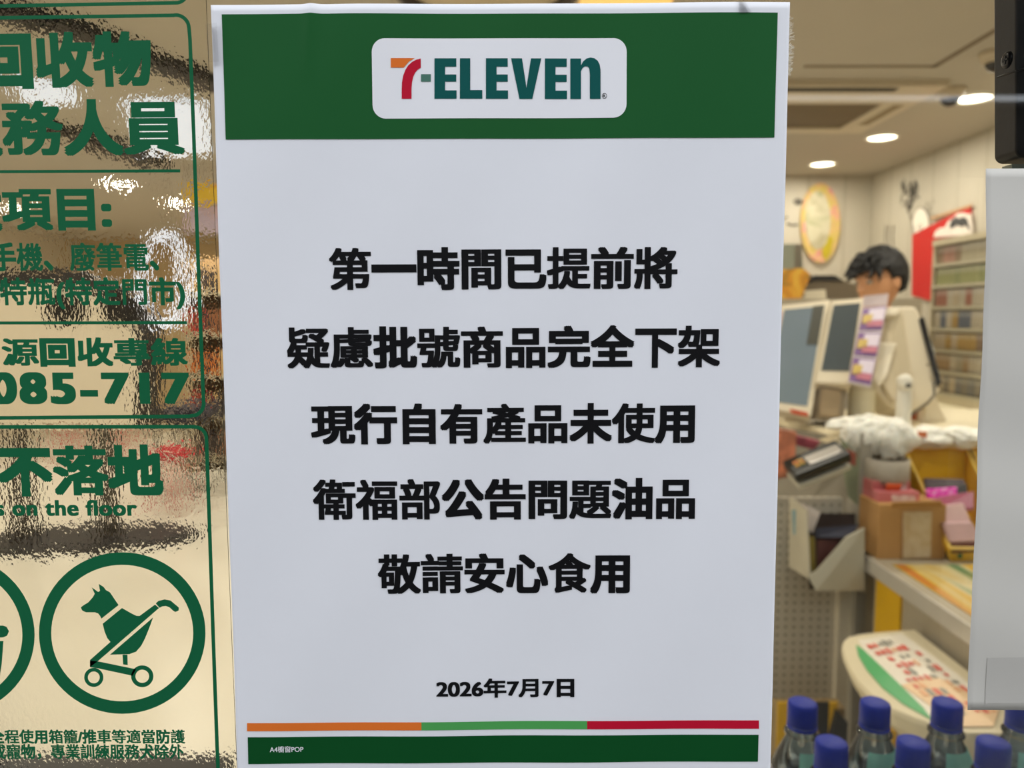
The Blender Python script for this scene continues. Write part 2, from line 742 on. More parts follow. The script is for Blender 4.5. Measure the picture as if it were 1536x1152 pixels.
logo('logo_orange_bar', [[(642, 216), (728, 215.5), (706, 229), (688, 250), (642, 250)]], M_ORANGE)
redL = [(749, 217), (733, 221), (718, 229), (704, 242), (694, 258), (686, 279), (682, 302), (681, 325), (681, 361)]
redR = [(749, 250), (738, 257), (729, 268), (722, 283), (718, 302), (716, 325), (716, 361)]
logo('logo_red_stroke', [[redL[i], redL[i + 1], redR[max(0, min(6, i - 1))] if i < 7 else redR[6], redR[max(0, min(6, i - 2))]] for i in range(0)] or
     [redL + redR[::-1]], M_RED)
logo('logo_dash', [[(750, 273), (785, 273), (785, 300), (750, 300)]], M_DASH)


def E_(x):
    return [[(x, 216), (x + 38, 216), (x + 38, 361), (x, 361)], [(x + 38, 216), (x + 78, 216), (x + 78, 246), (x + 38, 246)],
            [(x + 38, 274), (x + 78, 274), (x + 78, 300), (x + 38, 300)], [(x + 38, 331), (x + 79, 331), (x + 79, 361), (x + 38, 361)]]


nL = [[(1284, 216), (1322, 216), (1322, 361), (1284, 361)]]
nout = [(1322, 240), (1331, 225), (1342, 216), (1356, 212.5), (1370, 215), (1382, 224), (1389, 238), (1392, 256), (1392, 361)]
nin = [(1322, 262), (1328, 250), (1336, 244), (1345, 244), (1351, 250), (1353, 262), (1354, 275), (1354, 300), (1354, 361)]
nL += [[nout[i], nout[i + 1], nin[i + 1], nin[i]] for i in range(8)]
letters = E_(798) + [[(889, 216), (926, 216), (926, 361), (889, 361)], [(926, 330), (969, 330), (969, 361), (926, 361)]] + E_(982)
letters += [[(1072, 216), (1111, 216), (1127, 322), (1127, 361), (1102, 361)], [(1143, 216), (1180, 216), (1148, 361), (1127, 361), (1127, 322)]]
letters += E_(1193) + nL
logo('logo_lettering', letters, M_TEAL)
mb = MB()
gstroke(mb, [(320 + x / 2.4, y / 2.4) for x, y in arc(1406, 350, 8, 9, 0, 360, 20)], 0.7, paper_y, 0.00042)
mb.build('registered_ring', M_INK, hb)
writing('registered_letter', 'R', (320 + 1402 / 2.4, 345.5 / 2.4, 320 + 1410 / 2.4, 355 / 2.4), 0.5, M_INK, hb, paper_y, 0.00042)

for s, bx in (('第一時間已提前將', (495, 371, 1015, 435)), ('疑慮批號商品完全下架', (432, 488, 1079, 552)), ('現行自有產品未使用', (468, 604, 1041, 665)),
              ('衛福部公告問題油品', (471, 716, 1041, 778)), ('敬請安心食用', (568, 828, 944, 889))):
    writing('text_line', s, bx, 1.1, M_INK, notice, paper_y, 0.00016, 0.2)
writing('date_line', '2026年7月7日', (655, 1014.5, 861, 1043.5), 0.9, M_INK, notice, paper_y, 0.00016, 0.3)
ggrid(MB(), [(373, 1081), (633, 1079.6), (633, 1091.6), (373, 1093)], 30, 2, paper_y, 0.00018).build('orange_stripe', M_ORANGE, notice)
ggrid(MB(), [(633, 1079.6), (880, 1078), (880, 1090.2), (633, 1091.6)], 30, 2, paper_y, 0.00018).build('green_stripe', M_LGREEN, notice)
ggrid(MB(), [(880, 1078), (1136, 1076.6), (1136, 1089), (880, 1090.2)], 30, 2, paper_y, 0.00018).build('red_stripe', M_RED, notice)
fb = ggrid(MB(), [(374, 1102), (1135.5, 1098), (1134.5, 1138.3), (375, 1142)], 80, 5, paper_y, 0.00018).build('footer_band', M_DGREEN, notice, True)
writing('footer_text', 'A4櫥窗POP', (407, 1115, 457, 1124.5), 0.35, M_WHITEPRINT, fb, paper_y, 0.0003, 0.2)

# frayed strip of tape glue along the right edge
mb = MB()
for i in range(150):
    y = random.uniform(27, 112)
    a = G(1180 + random.uniform(0, 2), y, -0.0006)
    L = random.uniform(3, 13) * (1 - 0.3 * abs((y - 65) / 45))
    b = G(1180 + L, y + random.uniform(-6, 5), -0.0005 - random.uniform(0, 0.0008))
    mid = (a + b) / 2 + Vector((0, -0.0003, random.uniform(-0.0004, 0.0004)))
    mb.tube([a, mid, b], 0.00008, 4)
tag(mb.build('tape_residue', mat('glue_fibre', (240, 234, 218), 0.7)), 'frayed whitish glue fibres along the notice upper right edge', 'tape', kind='stuff')
# clear tape at the corners
M_TAPE = mat_clear('clear_tape', (0.93, 0.93, 0.93), 0.25, 1.5)


def on_paper(x, z):
    return -0.0025


for q, lab in (([(312, 40), (329, 38), (332, 96), (316, 97)], 'short strip of clear tape over the notice upper left edge'),
               ([(1106, 0), (1110, -1), (1124, 22), (1106, 24)], 'small bit of clear tape on the notice top edge')):
    tag(ggrid(MB(), q, 4, 4, on_paper, 0.0).build('tape_strip', M_TAPE), lab, 'tape', 'clear tape on the notice')

# ------------------------------------------------------------------ second sheet at the right
def paper2_y(x, z):
    return -0.0022 + 0.0006 * math.sin(z * 55) * math.sin(x * 60) + 0.0003 * math.sin(z * 130 + x * 40)


base2 = G(1520, 1063)
sheet2 = thing('blank_paper_sheet', 'plain grey-white sheet of paper stuck on the glass below the black lock box', 'paper', (base2.x, -0.002, base2.z))
mb = MB()
n2 = 60
vs_, fs_ = [], []
edge = [(1475, 254), (1473, 330), (1471, 420), (1468, 520), (1465, 600), (1462, 700), (1457, 800), (1452, 880), (1449, 960), (1448, 1062)]
for j in range(n2 + 1):
    t = j / n2
    yy = 254 + (1062 - 254) * t
    for k in range(len(edge) - 1):
        if edge[k][1] <= yy <= edge[k + 1][1]:
            u = (yy - edge[k][1]) / (edge[k + 1][1] - edge[k][1])
            xx = edge[k][0] * (1 - u) + edge[k + 1][0] * u
    for i in range(31):
        p = G(xx + (1760 - t * 30 - xx) * i / 30, yy)
        vs_.append((p.x, paper2_y(p.x, p.z), p.z))
for j in range(n2):
    for i in range(30):
        fs_.append((j * 31 + i, (j + 1) * 31 + i, (j + 1) * 31 + i + 1, j * 31 + i + 1))
M_PAPER2 = mat('plain_paper', (202, 199, 191), 0.6, 0.02, 40, bump=0.03)
s2 = mb.add(vs_, fs_).build('sheet', M_PAPER2, sheet2, True)
so = s2.modifiers.new('thickness', 'SOLIDIFY')
so.thickness = 0.00012
so.offset = -1
ggrid(MB(), [(1476, 983), (1600, 980), (1600, 1050), (1474, 1052)], 10, 6, paper2_y, 0.0002).build('tape_patch', mat('matt_tape', (190, 187, 180), 0.5, 0.02), sheet2)

# ------------------------------------------------------------------ black lock box behind the glass
lb = thing('door_lock_box', 'black plastic lock box with a screw at the top right of the glass', 'lock', G(1560, 247, 0.012))
def rr_px(x0, y0, x1, y1, r, y):
    pts = []
    for cx, cy, a0 in ((x1 - r, y0 + r, -90), (x1 - r, y1 - r, 0), (x0 + r, y1 - r, 90), (x0 + r, y0 + r, 180)):
        for k in range(9):
            a = math.radians(a0 + k * 90 / 8)
            pts.append(G(cx + r * math.cos(a), cy + r * math.sin(a), y))
    return pts
M_LOCK = mat('black_plastic', (24, 20, 17), 0.5, 0.1, 200, bump=0.05, spec=0.25)
fr_ = rr_px(1524, -120, 1720, 236, 12, 0.0095)
MB().prism(fr_, (0, 0.0135, 0)).build('casing', M_LOCK, lb, bevel=0.0008)
# seam and screw on the narrow side that faces left
xs = fr_[26].x
xl = min(p.x for p in fr_)
sp = Px(1513, 90, xl)
mb = MB()
ring = []
for r_, dx in ((0.0012, 0.0), (0.0031, -0.0003), (0.0029, -0.0011), (0.0022, -0.0014), (0.0007, -0.0012)):
    ring.append([Vector((xl + dx, sp.y + r_ * math.cos(a * PI / 12), sp.z + r_ * math.sin(a * PI / 12))) for a in range(24)])
mb.rings(ring)
sc_ = mb.build('screw', mat('black_screw', (22, 20, 19), 0.3, metal=0.6), lb, True)
mb = MB()
mb.box((xl - 0.00145, sp.y, sp.z), (0.0003, 0.0030, 0.0006)).box((xl - 0.00145, sp.y, sp.z), (0.0003, 0.0006, 0.0030))
mb.build('cross_slot', mat('slot_black', (4, 4, 4), 0.6), sc_)
mb = MB()
s0, s1 = Px(1497, 116, xl), Px(1526, 106, xl)
mb.tube([s0 + Vector((-0.0001, 0, 0)), (s0 + s1) / 2 + Vector((-0.0001, 0, 0.0001)), s1 + Vector((-0.0001, 0, 0))], 0.0004, 6)
mb.tube([s1, G(1540, 102, 0.0094), G(1640, 76, 0.0094)], 0.0004, 6)
mb.build('seam', MATS['slot_black'], lb)
MB().prism([G(1518, 246, 0.012), G(1600, 246, 0.012), G(1600, 253, 0.012), G(1518, 253, 0.012)], (0, 0.006, 0)).build('lower_tab', mat('grey_green_tab', (110, 116, 104), 0.5), lb)

# ------------------------------------------------------------------ the clear sticker with green print, at the left
FILM_Y0, FILM_Y1 = -0.0002, -0.0007
base3 = G(160, 1190)
film = thing('window_sticker', 'clear rippled window sticker with green Chinese lettering and pet icons', 'sticker', (base3.x, 0, base3.z))
fl = [(-160, -60), (306, -60), (310, 0), (318, 200), (327, 430), (338, 700), (348, 950), (357, 1170), (358, 1200), (-160, 1200)]
ptsF = [G(*p) for p in fl]
mb = MB()
fq = [Vector((p.x, FILM_Y1, p.z)) for p in ptsF]
bq = [Vector((p.x, FILM_Y0, p.z)) for p in ptsF]
if newell(fq).y > 0:
    fq, bq = fq[::-1], bq[::-1]
n = len(fq)
mb.poly(fq)
mb.cur = 1
mb.poly(bq[::-1])
for i in range(n):
    j = (i + 1) % n
    mb.poly([fq[j], fq[i], bq[i], bq[j]])
mb.build('film', [mat_film('pebbled_film', (0.98, 0.965, 0.92), True), mat_film('film_back', (1, 1, 1), False)], film)
LT = 0.0009
M_SG = mat('sticker_green', (18, 96, 60), 0.6, 0.05, 40, spec=0.12)
for s, bx, wt, rot, wz, tk in (('回收物', (-34, 49, 229, 134), 1.25, 0.7, 1, 0), ('服務人員', (-86, 150, 278, 235), 1.25, 0.4, 1, 0), ('收項目:', (-66, 280, 169, 347), 1.1, 0.2, 1, 0),
                               ('手機、廢筆電、', (-12, 364, 240, 407), 0.9, 0.0, 1, 0), ('特瓶(特定門市)', (2, 416, 279, 464), 0.9, 0.0, 1, 0), ('源回收專線', (5, 506, 283, 550), 1.15, 0.0, 1, 0),
                               ('085-717', (-14, 558, 286, 606), 1.35, 0.0, 1, 0.09), ('不落地', (-1, 666, 246, 744), 1.35, 0.0, 1, 0), ('s on the floor', (-5, 749, 207, 773), 1.0, 0.0, 1, 0.03),
                               ('全程使用箱籠/推車等適當防護', (-13, 1092, 279, 1114), 1.0, 0.0, 1, 0), ('或寵物，專業訓練服務犬除外', (-10, 1114, 277, 1137), 1.0, 0.0, 1, 0)):
    writing('lettering', s, bx, wt, M_SG, film, flat_y, LT, rot, wz, tk)
mb = MB()
gstroke(mb, [(-60, 11.5), (255, 6)] + arc(265, -12, 18, 18, 80, 0) + [(282, -60)], 5.5, flat_y, LT)
gstroke(mb, [(-60, 29), (262, 24.5)] + arc(265, 44, 20, 20, -90, -3) + [(286.5, 60), (292, 200), (299, 400), (306, 585)] + arc(290, 604, 17, 19, -5, 92) + [(285, 624), (-60, 627)], 5.5, flat_y, LT)
gstroke(mb, [(-60, 640), (292, 639.5)] + arc(294, 658, 17, 18, -90, -2) + [(311.5, 670), (316, 800), (321, 950), (327, 1120), (330, 1190)], 5.5, flat_y, LT)
mb.build('frame_line', M_SG, film)
mb = MB()
gstroke(mb, [(-60, 258.5), (272, 257)], 4.5, flat_y, LT)
mb.build('divider_line', M_SG, film)
mb = gstroke(MB(), [(-60, 484.5), (282, 484)], 4.5, flat_y, LT)
mb.build('divider_line', M_SG, film)


def z3(pts):
    return [(x / 2.939, 760 + y / 2.939) for x, y in pts]


def ring_px(mb, cx, cy, rox, roy, rix, riy, n=72):
    for i in range(n):
        a, b = 2 * PI * i / n, 2 * PI * (i + 1) / n
        gpoly(mb, z3([(cx + rox * math.cos(a), cy + roy * math.sin(a)), (cx + rox * math.cos(b), cy + roy * math.sin(b)),
                      (cx + rix * math.cos(b), cy + riy * math.sin(b)), (cx + rix * math.cos(a), cy + riy * math.sin(a))]), flat_y, LT)


mb = MB()
ring_px(mb, 544, 553, 366, 355, 312, 300)
ring = mb.build('icon_ring', M_SG, film)
mb = MB()
gpoly(mb, z3([(362, 440), (375, 430), (395, 418), (415, 395), (423, 380), (410, 352), (438, 372), (446, 368), (441, 337), (462, 350), (472, 364),
              (490, 374), (528, 430), (452, 490), (447, 478), (438, 467), (425, 462), (385, 462), (368, 454)]), flat_y, LT)
gpoly(mb, z3([(543, 443), (585, 467), (606, 477), (620, 478), (688, 428), (706, 443), (440, 674), (402, 703), (402, 672), (492, 592), (478, 575), (466, 545), (458, 512)]), flat_y, LT)
gpoly(mb, z3([(680, 484), (665, 525), (645, 575), (628, 608), (605, 635), (575, 646), (490, 648)]), flat_y, LT)
gpoly(mb, z3([(545, 648), (567, 648), (568, 694), (548, 691)]), flat_y, LT)
gpoly(mb, z3([(691, 423), (703, 412), (730, 405), (756, 410), (780, 430), (793, 441), (792, 454), (778, 460), (768, 455), (752, 440), (735, 434), (720, 436), (708, 442)]), flat_y, LT)
gpoly(mb, z3([(402, 674), (440, 678), (605, 712), (590, 741), (437, 708), (402, 703)]), flat_y, LT)
ring_px(mb, 419, 748, 42, 42, 26, 26, 36)
ring_px(mb, 632, 743, 49, 48, 30, 29, 36)
mb.build('dog_stroller_icon', M_SG, film)
mb = MB()
ring_px(mb, -205, 562, 364, 352, 310, 298)
mb.build('icon_ring', M_SG, film)
mb = MB()
gpoly(mb, z3([(-80, 520), (20, 520), (36, 526), (46, 545), (38, 565), (20, 572), (-80, 575)]), flat_y, LT)
gpoly(mb, z3([(-40, 588), (22, 588), (14, 690), (4, 755), (-40, 800)]), flat_y, LT)
mb.build('carrier_icon', M_SG, film)

# ------------------------------------------------------------------ bottles just inside the glass
M_CAP = mat('blue_cap', (0, 40, 172), 0.45, 0.05, 60, spec=0.2)
M_WATER = mat_clear('bottle_plastic', (0.90, 0.94, 0.93), 0.08, 1.45)
M_LABEL = mat_mottle('bottle_label', [(84, 82, 100), (170, 166, 180), (90, 92, 116), (236, 236, 236)], 60, 0.35, 1.2)
ztop = P(1204, 1053, 0.70).z
zb = ztop - 0.222
bott = []
rows = [((1204, 1057), 0.70, 'back'), ((1313, 1058), 0.70, 'back'), ((1421, 1061), 0.70, 'back'), ((1533, 1063), 0.70, 'back'),
        ((1247, 1118), 0.632, 'front'), ((1370, 1120), 0.632, 'front'), ((1490, 1121), 0.632, 'front')]
blab = ['water bottle with blue cap, leftmost of the back row beside the notice',
        'water bottle with blue cap in the back row, second from the notice',
        'water bottle with blue cap in the back row, just left of the plain sheet',
        'water bottle with blue cap cut by the right picture edge under the plain sheet',
        'water bottle with blue cap, first of the front row beside the notice',
        'water bottle with blue cap, middle one of the front row',
        'water bottle with blue cap, last of the front row below the plain sheet']
prof = [(0.001, 0.004), (0.022, 0.0), (0.029, 0.004), (0.0315, 0.012), (0.0315, 0.045), (0.0305, 0.05), (0.0315, 0.055), (0.0315, 0.128), (0.0310, 0.138), (0.0285, 0.152),
        (0.0235, 0.167), (0.0175, 0.180), (0.0140, 0.188), (0.0125, 0.192), (0.0122, 0.200), (0.001, 0.200)]
pb = None
for i, ((px, py), d, rw) in enumerate(rows):
    q = P(px, py, d)
    loc = Vector((q.x, q.y, zb))
    if pb is None:
        pb = thing('water_bottle', blab[0], 'bottle', loc, 'blue capped water bottles inside the glass')
        body = MB().lathe(prof, loc, 40).build('bottle_body', M_WATER, pb, True)
        MB().lathe([(0.0318, 0.058), (0.0320, 0.126), (0.0315, 0.138), (0.0292, 0.151), (0.0272, 0.158)], loc, 40, False).build('label_sleeve', M_LABEL, pb, True)
        ts = []
        for rr, zz in ((0.0292, 0.1525), (0.0252, 0.1635), (0.0205, 0.1752), (0.0180, 0.1805)):
            ts.append([loc + Vector((rr * math.cos(a), rr * math.sin(a), zz)) for a in [-2.0 + 2.4 * q_ / 20 for q_ in range(21)]])
        MB().rings(ts, False, False).build('teal_print', mat_mottle('teal_label', [(110, 196, 184), (150, 220, 206)], 30, 0.4), pb, True)
        cp = MB().lathe([(0.0128, 0.2005), (0.0136, 0.201), (0.0136, 0.2185), (0.0130, 0.2212), (0.0115, 0.2222), (0.001, 0.2224)], loc, 80, True, (1, 2, 0.985)).build('cap', M_CAP, pb, True)
        MB().lathe([(0.0126, 0.1972), (0.0138, 0.1974), (0.0138, 0.1996), (0.0126, 0.200)], loc, 48, False).build('tamper_ring', M_CAP, pb, True)
        MB().lathe([(0.0125, 0.1912), (0.0162, 0.1918), (0.0162, 0.1932), (0.0125, 0.1938)], loc, 48, False).build('neck_ring', M_WATER, pb, True)
    else:
        o = dup(pb, loc, blab[i])
        o.rotation_euler.z = random.uniform(-0.5, 0.3)
st = thing('bottle_stand', 'stacked cartons carrying the blue capped water bottles, below the frame', 'stand', (0.33, 0.40, 0))
M_CARTON = mat('pale_carton', (205, 215, 222), 0.6)
MB().span((0.20, 0.295, 0), (0.66, 0.475, zb / 2 - 0.002)).build('carton', M_CARTON, st, bevel=0.004)
MB().span((0.20, 0.295, zb / 2), (0.66, 0.475, zb)).build('carton', M_CARTON, st, bevel=0.004)

# dark ledge at the foot of the left part of the door
dz = P(200, 1131, 0.95).z
led = thing('dark_display_case', 'dark display case edge along the bottom behind the sticker', 'case', (-0.5, 0.62, 0))
MB().span((-0.95, 0.40, dz - 0.05), (P(355, 1131, 0.95).x, CAM.y + 0.95, dz)).build('case_top', mat('dark_case', (44, 40, 36), 0.5), led, bevel=0.004)
MB().span((-0.92, 0.42, 0), (P(355, 1131, 0.95).x - 0.03, CAM.y + 0.92, dz - 0.05)).build('case_body', MATS['dark_case'], led)

# ------------------------------------------------------------------ low counter, right
M_CREAM = mat('cream_laminate', (226, 214, 182), 0.4, 0.04, 10)
M_GREYP = mat('grey_beige_panel', (172, 162, 142), 0.5, 0.05, 10)
M_MET = mat('brushed_edge', (205, 200, 190), 0.3, 0.05, 40, metal=0.3)
M_YEL = mat('yellow_plastic', (226, 178, 16), 0.4, 0.05, 20)
LZ = 0.90
LX = Pz(1312, 842, LZ).x
y_far = Pz(1312, 842, LZ).y
lc = thing('low_counter', 'low beige counter with a pale edge strip beneath the yellow bins', 'counter', (1.2, 1.2, 0))
MB().span((LX + 0.012, 0.75, 0.05), (1.9, y_far + 0.02, LZ - 0.035)).build('counter_body', M_GREYP, lc)
MB().span((LX, 0.72, LZ - 0.035), (1.92, y_far + 0.04, LZ)).build('worktop', M_GREYP, lc, bevel=0.004)
MB().span((LX - 0.006, 0.72, LZ - 0.036), (LX + 0.0, y_far + 0.04, LZ + 0.002)).build('edge_strip', M_MET, lc, bevel=0.001)
yy0 = Px(1354, 900, LX + 0.012).y
MB().span((LX + 0.006, yy0, 0.3), (LX + 0.0118, y_far, LZ - 0.04)).build('yellow_panel', M_YEL, lc)

cm = mat_mottle('colour_mat_print', [(196, 104, 40), (206, 168, 50), (208, 196, 150), (64, 124, 84), (196, 164, 64)], 7, 0.35, 0.1, (3.0, 0.25, 1), 1)
MB().span((LX + 0.03, 1.0, LZ + 0.0003), (LX + 0.45, y_far - 0.03, LZ + 0.002)).build('counter_mat', cm)
tag(bpy.data.objects['counter_mat'], 'glossy mat of orange, yellow and green bands on the low counter', 'mat')

# cream rounded shelf with offer sheets
TZ = 0.81
tx0 = LX - 0.004
near_y = Pz(1450, 1100, TZ).y


def onT(pts, dz=0.0):
    q = [Pz(x, y, TZ) + Vector((0, 0, dz)) for x, y in pts]
    return [Vector((min(p.x, tx0 - 0.001), p.y, p.z)) for p in q]


rim = [(1362, 944), (1330, 947), (1290, 951), (1272, 955), (1264, 961), (1262, 970), (1265, 984), (1272, 1001), (1285, 1021), (1306, 1043), (1340, 1065), (1375, 1079), (1410, 1091), (1450, 1100)]
out_ = onT(rim)
out_[0].x = tx0
far_y = out_[0].y
out_ = out_ + [Vector((tx0, near_y - 0.004, TZ))]
ctr = Vector((tx0, (far_y + near_y) / 2, 0))
ty = thing('offer_tray', 'cream tray with rounded end holding printed offer sheets, fixed to the low counter', 'tray', (tx0, ctr.y, TZ - 0.08))


def shr(kx, ky, z):
    return [Vector((tx0 + (p.x - tx0) * kx, ctr.y + (p.y - ctr.y) * ky, z)) for p in out_]


MB().rings([shr(0.72, 0.8, TZ - 0.085), shr(0.95, 0.96, TZ - 0.035), shr(1, 1, TZ - 0.008), shr(0.985, 0.99, TZ)]).build('tray_shell', M_CREAM, ty)
MB().prism(onT([(1284, 968), (1288, 985), (1301, 1007), (1324, 1033), (1355, 1057), (1398, 1081), (1385, 1063), (1352, 1030), (1322, 1001), (1297, 977)], 0.0008), (0, 0, 0.001)).build('green_sheet', mat('green_sheet', (86, 178, 112), 0.35, 0.03), ty)
MB().prism(onT([(1286, 961), (1352, 951), (1420, 1000), (1500, 1062), (1490, 1092), (1440, 1092), (1400, 1081), (1352, 1030), (1322, 1001), (1297, 977)], 0.0008), (0, 0, 0.0008)).build('offer_sheet', mat('offer_sheet_white', (240, 232, 216), 0.35, 0.02), ty)
MB().prism(onT([(1352, 1030), (1400, 1015), (1500, 1062), (1490, 1092), (1440, 1092)], 0.0022), (0, 0, 0.0008)).build('offer_sheet', mat('offer_sheet_peach', (240, 206, 164), 0.35, 0.03), ty)
PRINTS = (('red_print', mat('offer_red', (224, 96, 80), 0.4)), ('grey_print', mat('offer_grey', (150, 150, 140), 0.4)), ('peach_print', mat('offer_peach', (236, 176, 130), 0.4)))
random.seed(11)
for r in range(11):
    for c in range(7):
        if random.random() < 0.22:
            continue
        u, v = (c + 0.5) / 7, (r + 0.5) / 11
        # rows run along the sheet, from its far end to the near end
        ax_, ay_ = 1296 + (1420 - 1296) * v, 968 + (1078 - 968) * v
        bx2, by2 = 1348 + (1500 - 1348) * v, 955 + (1072 - 955) * v
        cpt = Pz(ax_ + (bx2 - ax_) * u, ay_ + (by2 - ay_) * u, TZ)
        if cpt.x > tx0 - 0.012:
            continue
        nm, pm_ = PRINTS[0 if random.random() < 0.6 else 1 if random.random() < 0.5 else 2]
        MB().box((cpt.x, cpt.y, TZ + 0.0036), (random.uniform(0.006, 0.011), random.uniform(0.010, 0.026), 0.0006)).build(nm, pm_, ty)

# ------------------------------------------------------------------ counter end unit: perforated panel, post, card reader, leaflet box
D1 = 2.02


def perforated_mat():
    m = mat('perforated_grey', (192, 184, 166), 0.5, 0.04, 10)
    nt = m.node_tree
    b = nt.nodes['Principled BSDF']
    tc = nt.nodes.new('ShaderNodeTexCoord')
    sepx = nt.nodes.new('ShaderNodeSeparateXYZ')
    nt.links.new(tc.outputs['Object'], sepx.inputs[0])

    def cell(sock):
        m1 = nt.nodes.new('ShaderNodeMath')
        m1.operation = 'MULTIPLY'
        m1.inputs[1].default_value = 1 / 0.0225
        m2 = nt.nodes.new('ShaderNodeMath')
        m2.operation = 'FRACT'
        m3 = nt.nodes.new('ShaderNodeMath')
        m3.operation = 'SUBTRACT'
        m3.inputs[1].default_value = 0.5
        m4 = nt.nodes.new('ShaderNodeMath')
        m4.operation = 'POWER'
        m4.inputs[1].default_value = 2
        nt.links.new(sock, m1.inputs[0])
        nt.links.new(m1.outputs[0], m2.inputs[0])
        nt.links.new(m2.outputs[0], m3.inputs[0])
        nt.links.new(m3.outputs[0], m4.inputs[0])
        return m4.outputs[0]
    ad = nt.nodes.new('ShaderNodeMath')
    nt.links.new(cell(sepx.outputs['X']), ad.inputs[0])
    nt.links.new(cell(sepx.outputs['Z']), ad.inputs[1])
    lt = nt.nodes.new('ShaderNodeMath')
    lt.operation = 'LESS_THAN'
    lt.inputs[1].default_value = 0.035
    nt.links.new(ad.outputs[0], lt.inputs[0])
    mx = nt.nodes.new('ShaderNodeMix')
    mx.data_type = 'RGBA'
    src = b.inputs['Base Color'].links[0].from_socket
    nt.links.new(lt.outputs[0], mx.inputs['Factor'])
    nt.links.new(src, mx.inputs['A'])
    mx.inputs['B'].default_value = lin((134, 126, 110))
    nt.links.new(mx.outputs['Result'], b.inputs['Base Color'])
    return m


xp0, xp1 = 0.35, P(1258, 900, D1).x
yD = CAM.y + D1
eu = thing('counter_end_unit', 'grey counter end with a perforated metal panel and corner post', 'counter', (0.8, yD, 0))
MB().span((xp0, yD, 0), (xp1, yD + 0.02, 1.02)).build('perforated_panel', perforated_mat(), eu)
xq0, xq1 = P(1258, 900, D1 - 0.02).x, P(1293, 900, D1 - 0.02).x
MB().span((xq0, yD - 0.02, 0), (xq1, yD + 0.03, 0.95)).build('side_panel', mat('warm_grey_panel', (212, 202, 180), 0.5), eu, bevel=0.003)
xr0, xr1 = P(1290, 700, D1 - 0.04).x, P(1308, 700, D1 - 0.04).x
zt = P(1300, 650, D1 - 0.04).z
MB().span((xr0, yD - 0.04, 0), (xr1, yD + 0.03, zt)).build('corner_post', mat('grey_post', (160, 154, 140), 0.4), eu, bevel=0.003)
# grey back plate behind reader and leaflets
slab('back_plate', [P(1166, 640, 2.45), P(1262, 656, 2.08), P(1297, 700, 2.03), P(1297, 800, 2.03), P(1250, 830, 2.05), P(1160, 830, 2.3)], 0.02, mat('mid_grey_plate', (134, 128, 114), 0.5), eu)
slab('pale_fin', [P(1262, 656, 2.0), P(1290, 690, 1.985), P(1288, 760, 1.985), P(1272, 745, 1.99), P(1264, 700, 2.0)], 0.012, mat('green_grey_fin', (136, 142, 112), 0.5), eu)
slab('red_tag', [P(1271, 672, 1.97), P(1284, 680, 1.97), P(1284, 700, 1.97), P(1273, 694, 1.97)], 0.004, mat('dull_red_tag', (150, 80, 66), 0.5), eu)

# card reader resting on its slanted tray
crd = thing('card_reader', 'black card reader lying on a slanted beige bracket left of the bags', 'card reader', P(1225, 705, 1.95))
a, b = P(1184, 708, 1.93), P(1266, 675, 1.93)
ax = (b - a).normalized()
nrm = Vector((0, -0.30, 0.9))
nrm = (nrm - ax * nrm.dot(ax)).normalized()
wd = ax.cross(nrm)
R3 = Matrix((ax, wd, nrm)).transposed()
mid = (a + b) / 2
MB().box(mid, ((b - a).length, 0.075, 0.028), R3).build('reader_body', mat('reader_black', (24, 26, 24), 0.35), crd, bevel=0.006)
MB().box(mid + ax * 0.018 + nrm * 0.0155 + wd * 0.005, ((b - a).length * 0.6, 0.035, 0.004), R3).build('reader_screen', mat('reader_silver', (196, 192, 186), 0.25, metal=0.5), crd, bevel=0.001)
mb = MB()
for i in range(3):
    for j in range(2):
        mb.box(mid - ax * (0.036 + i * 0.009) + nrm * 0.0155 + wd * (j * 0.014 - 0.007), (0.006, 0.009, 0.003), R3)
mb.build('reader_keys', mat_mottle('key_colours', [(210, 70, 40), (220, 170, 50), (60, 150, 80)], 60, 0.4), crd)
MB().box(mid - nrm * 0.024 - wd * 0.0 + Vector((0.0, 0, -0.006)), ((b - a).length * 0.95, 0.07, 0.014), R3).build('bracket', mat('bracket_beige', (196, 190, 170), 0.5), crd, bevel=0.003)

# leaflet box
lf = thing('leaflet_box', 'grey angled leaflet box hanging on the counter end below the card reader', 'leaflet holder', P(1250, 885, 1.95))
M_LBOX = mat('leaflet_box_grey', (184, 178, 158), 0.5, 0.04, 10)
slab('front_panel', [P(1297, 792, 1.88), P(1297, 886, 1.88), P(1225, 886, 1.86), P(1212, 864, 1.87), P(1226, 856, 1.87), P(1270, 806, 1.88)], 0.006, M_LBOX, lf)
slab('left_panel', [P(1184, 745, 1.98), P(1208, 765, 1.9), P(1213, 868, 1.88), P(1183, 850, 1.98)], 0.006, mat('leaflet_box_cream', (206, 198, 176), 0.5), lf)
slab('rear_panel', [P(1206, 770, 2.0), P(1297, 770, 2.0), P(1297, 884, 1.95), P(1215, 884, 1.95)], 0.006, mat('box_inside_dark', (60, 46, 40), 0.7), lf)
tag(slab('leaflet', [P(1188, 766, 1.95), P(1204, 762, 1.94), P(1213, 798, 1.93), P(1190, 802, 1.95)], 0.01, mat('leaflet_blue', (140, 176, 184), 0.4)), 'pale blue leaflet at the left of the leaflet box', 'leaflet')
tag(slab('leaflet', [P(1203, 754, 1.945), P(1231, 768, 1.935), P(1219, 800, 1.93), P(1207, 786, 1.935)], 0.01, mat('leaflet_white', (226, 214, 206), 0.4)), 'white card standing behind the pale blue leaflet', 'leaflet')
tag(slab('folder', [P(1226, 792, 1.915), P(1290, 786, 1.92), P(1272, 806, 1.9), P(1224, 806, 1.91)], 0.02, mat('folder_navy', (52, 54, 72), 0.5)), 'dark navy folder lying across the leaflet box', 'folder')
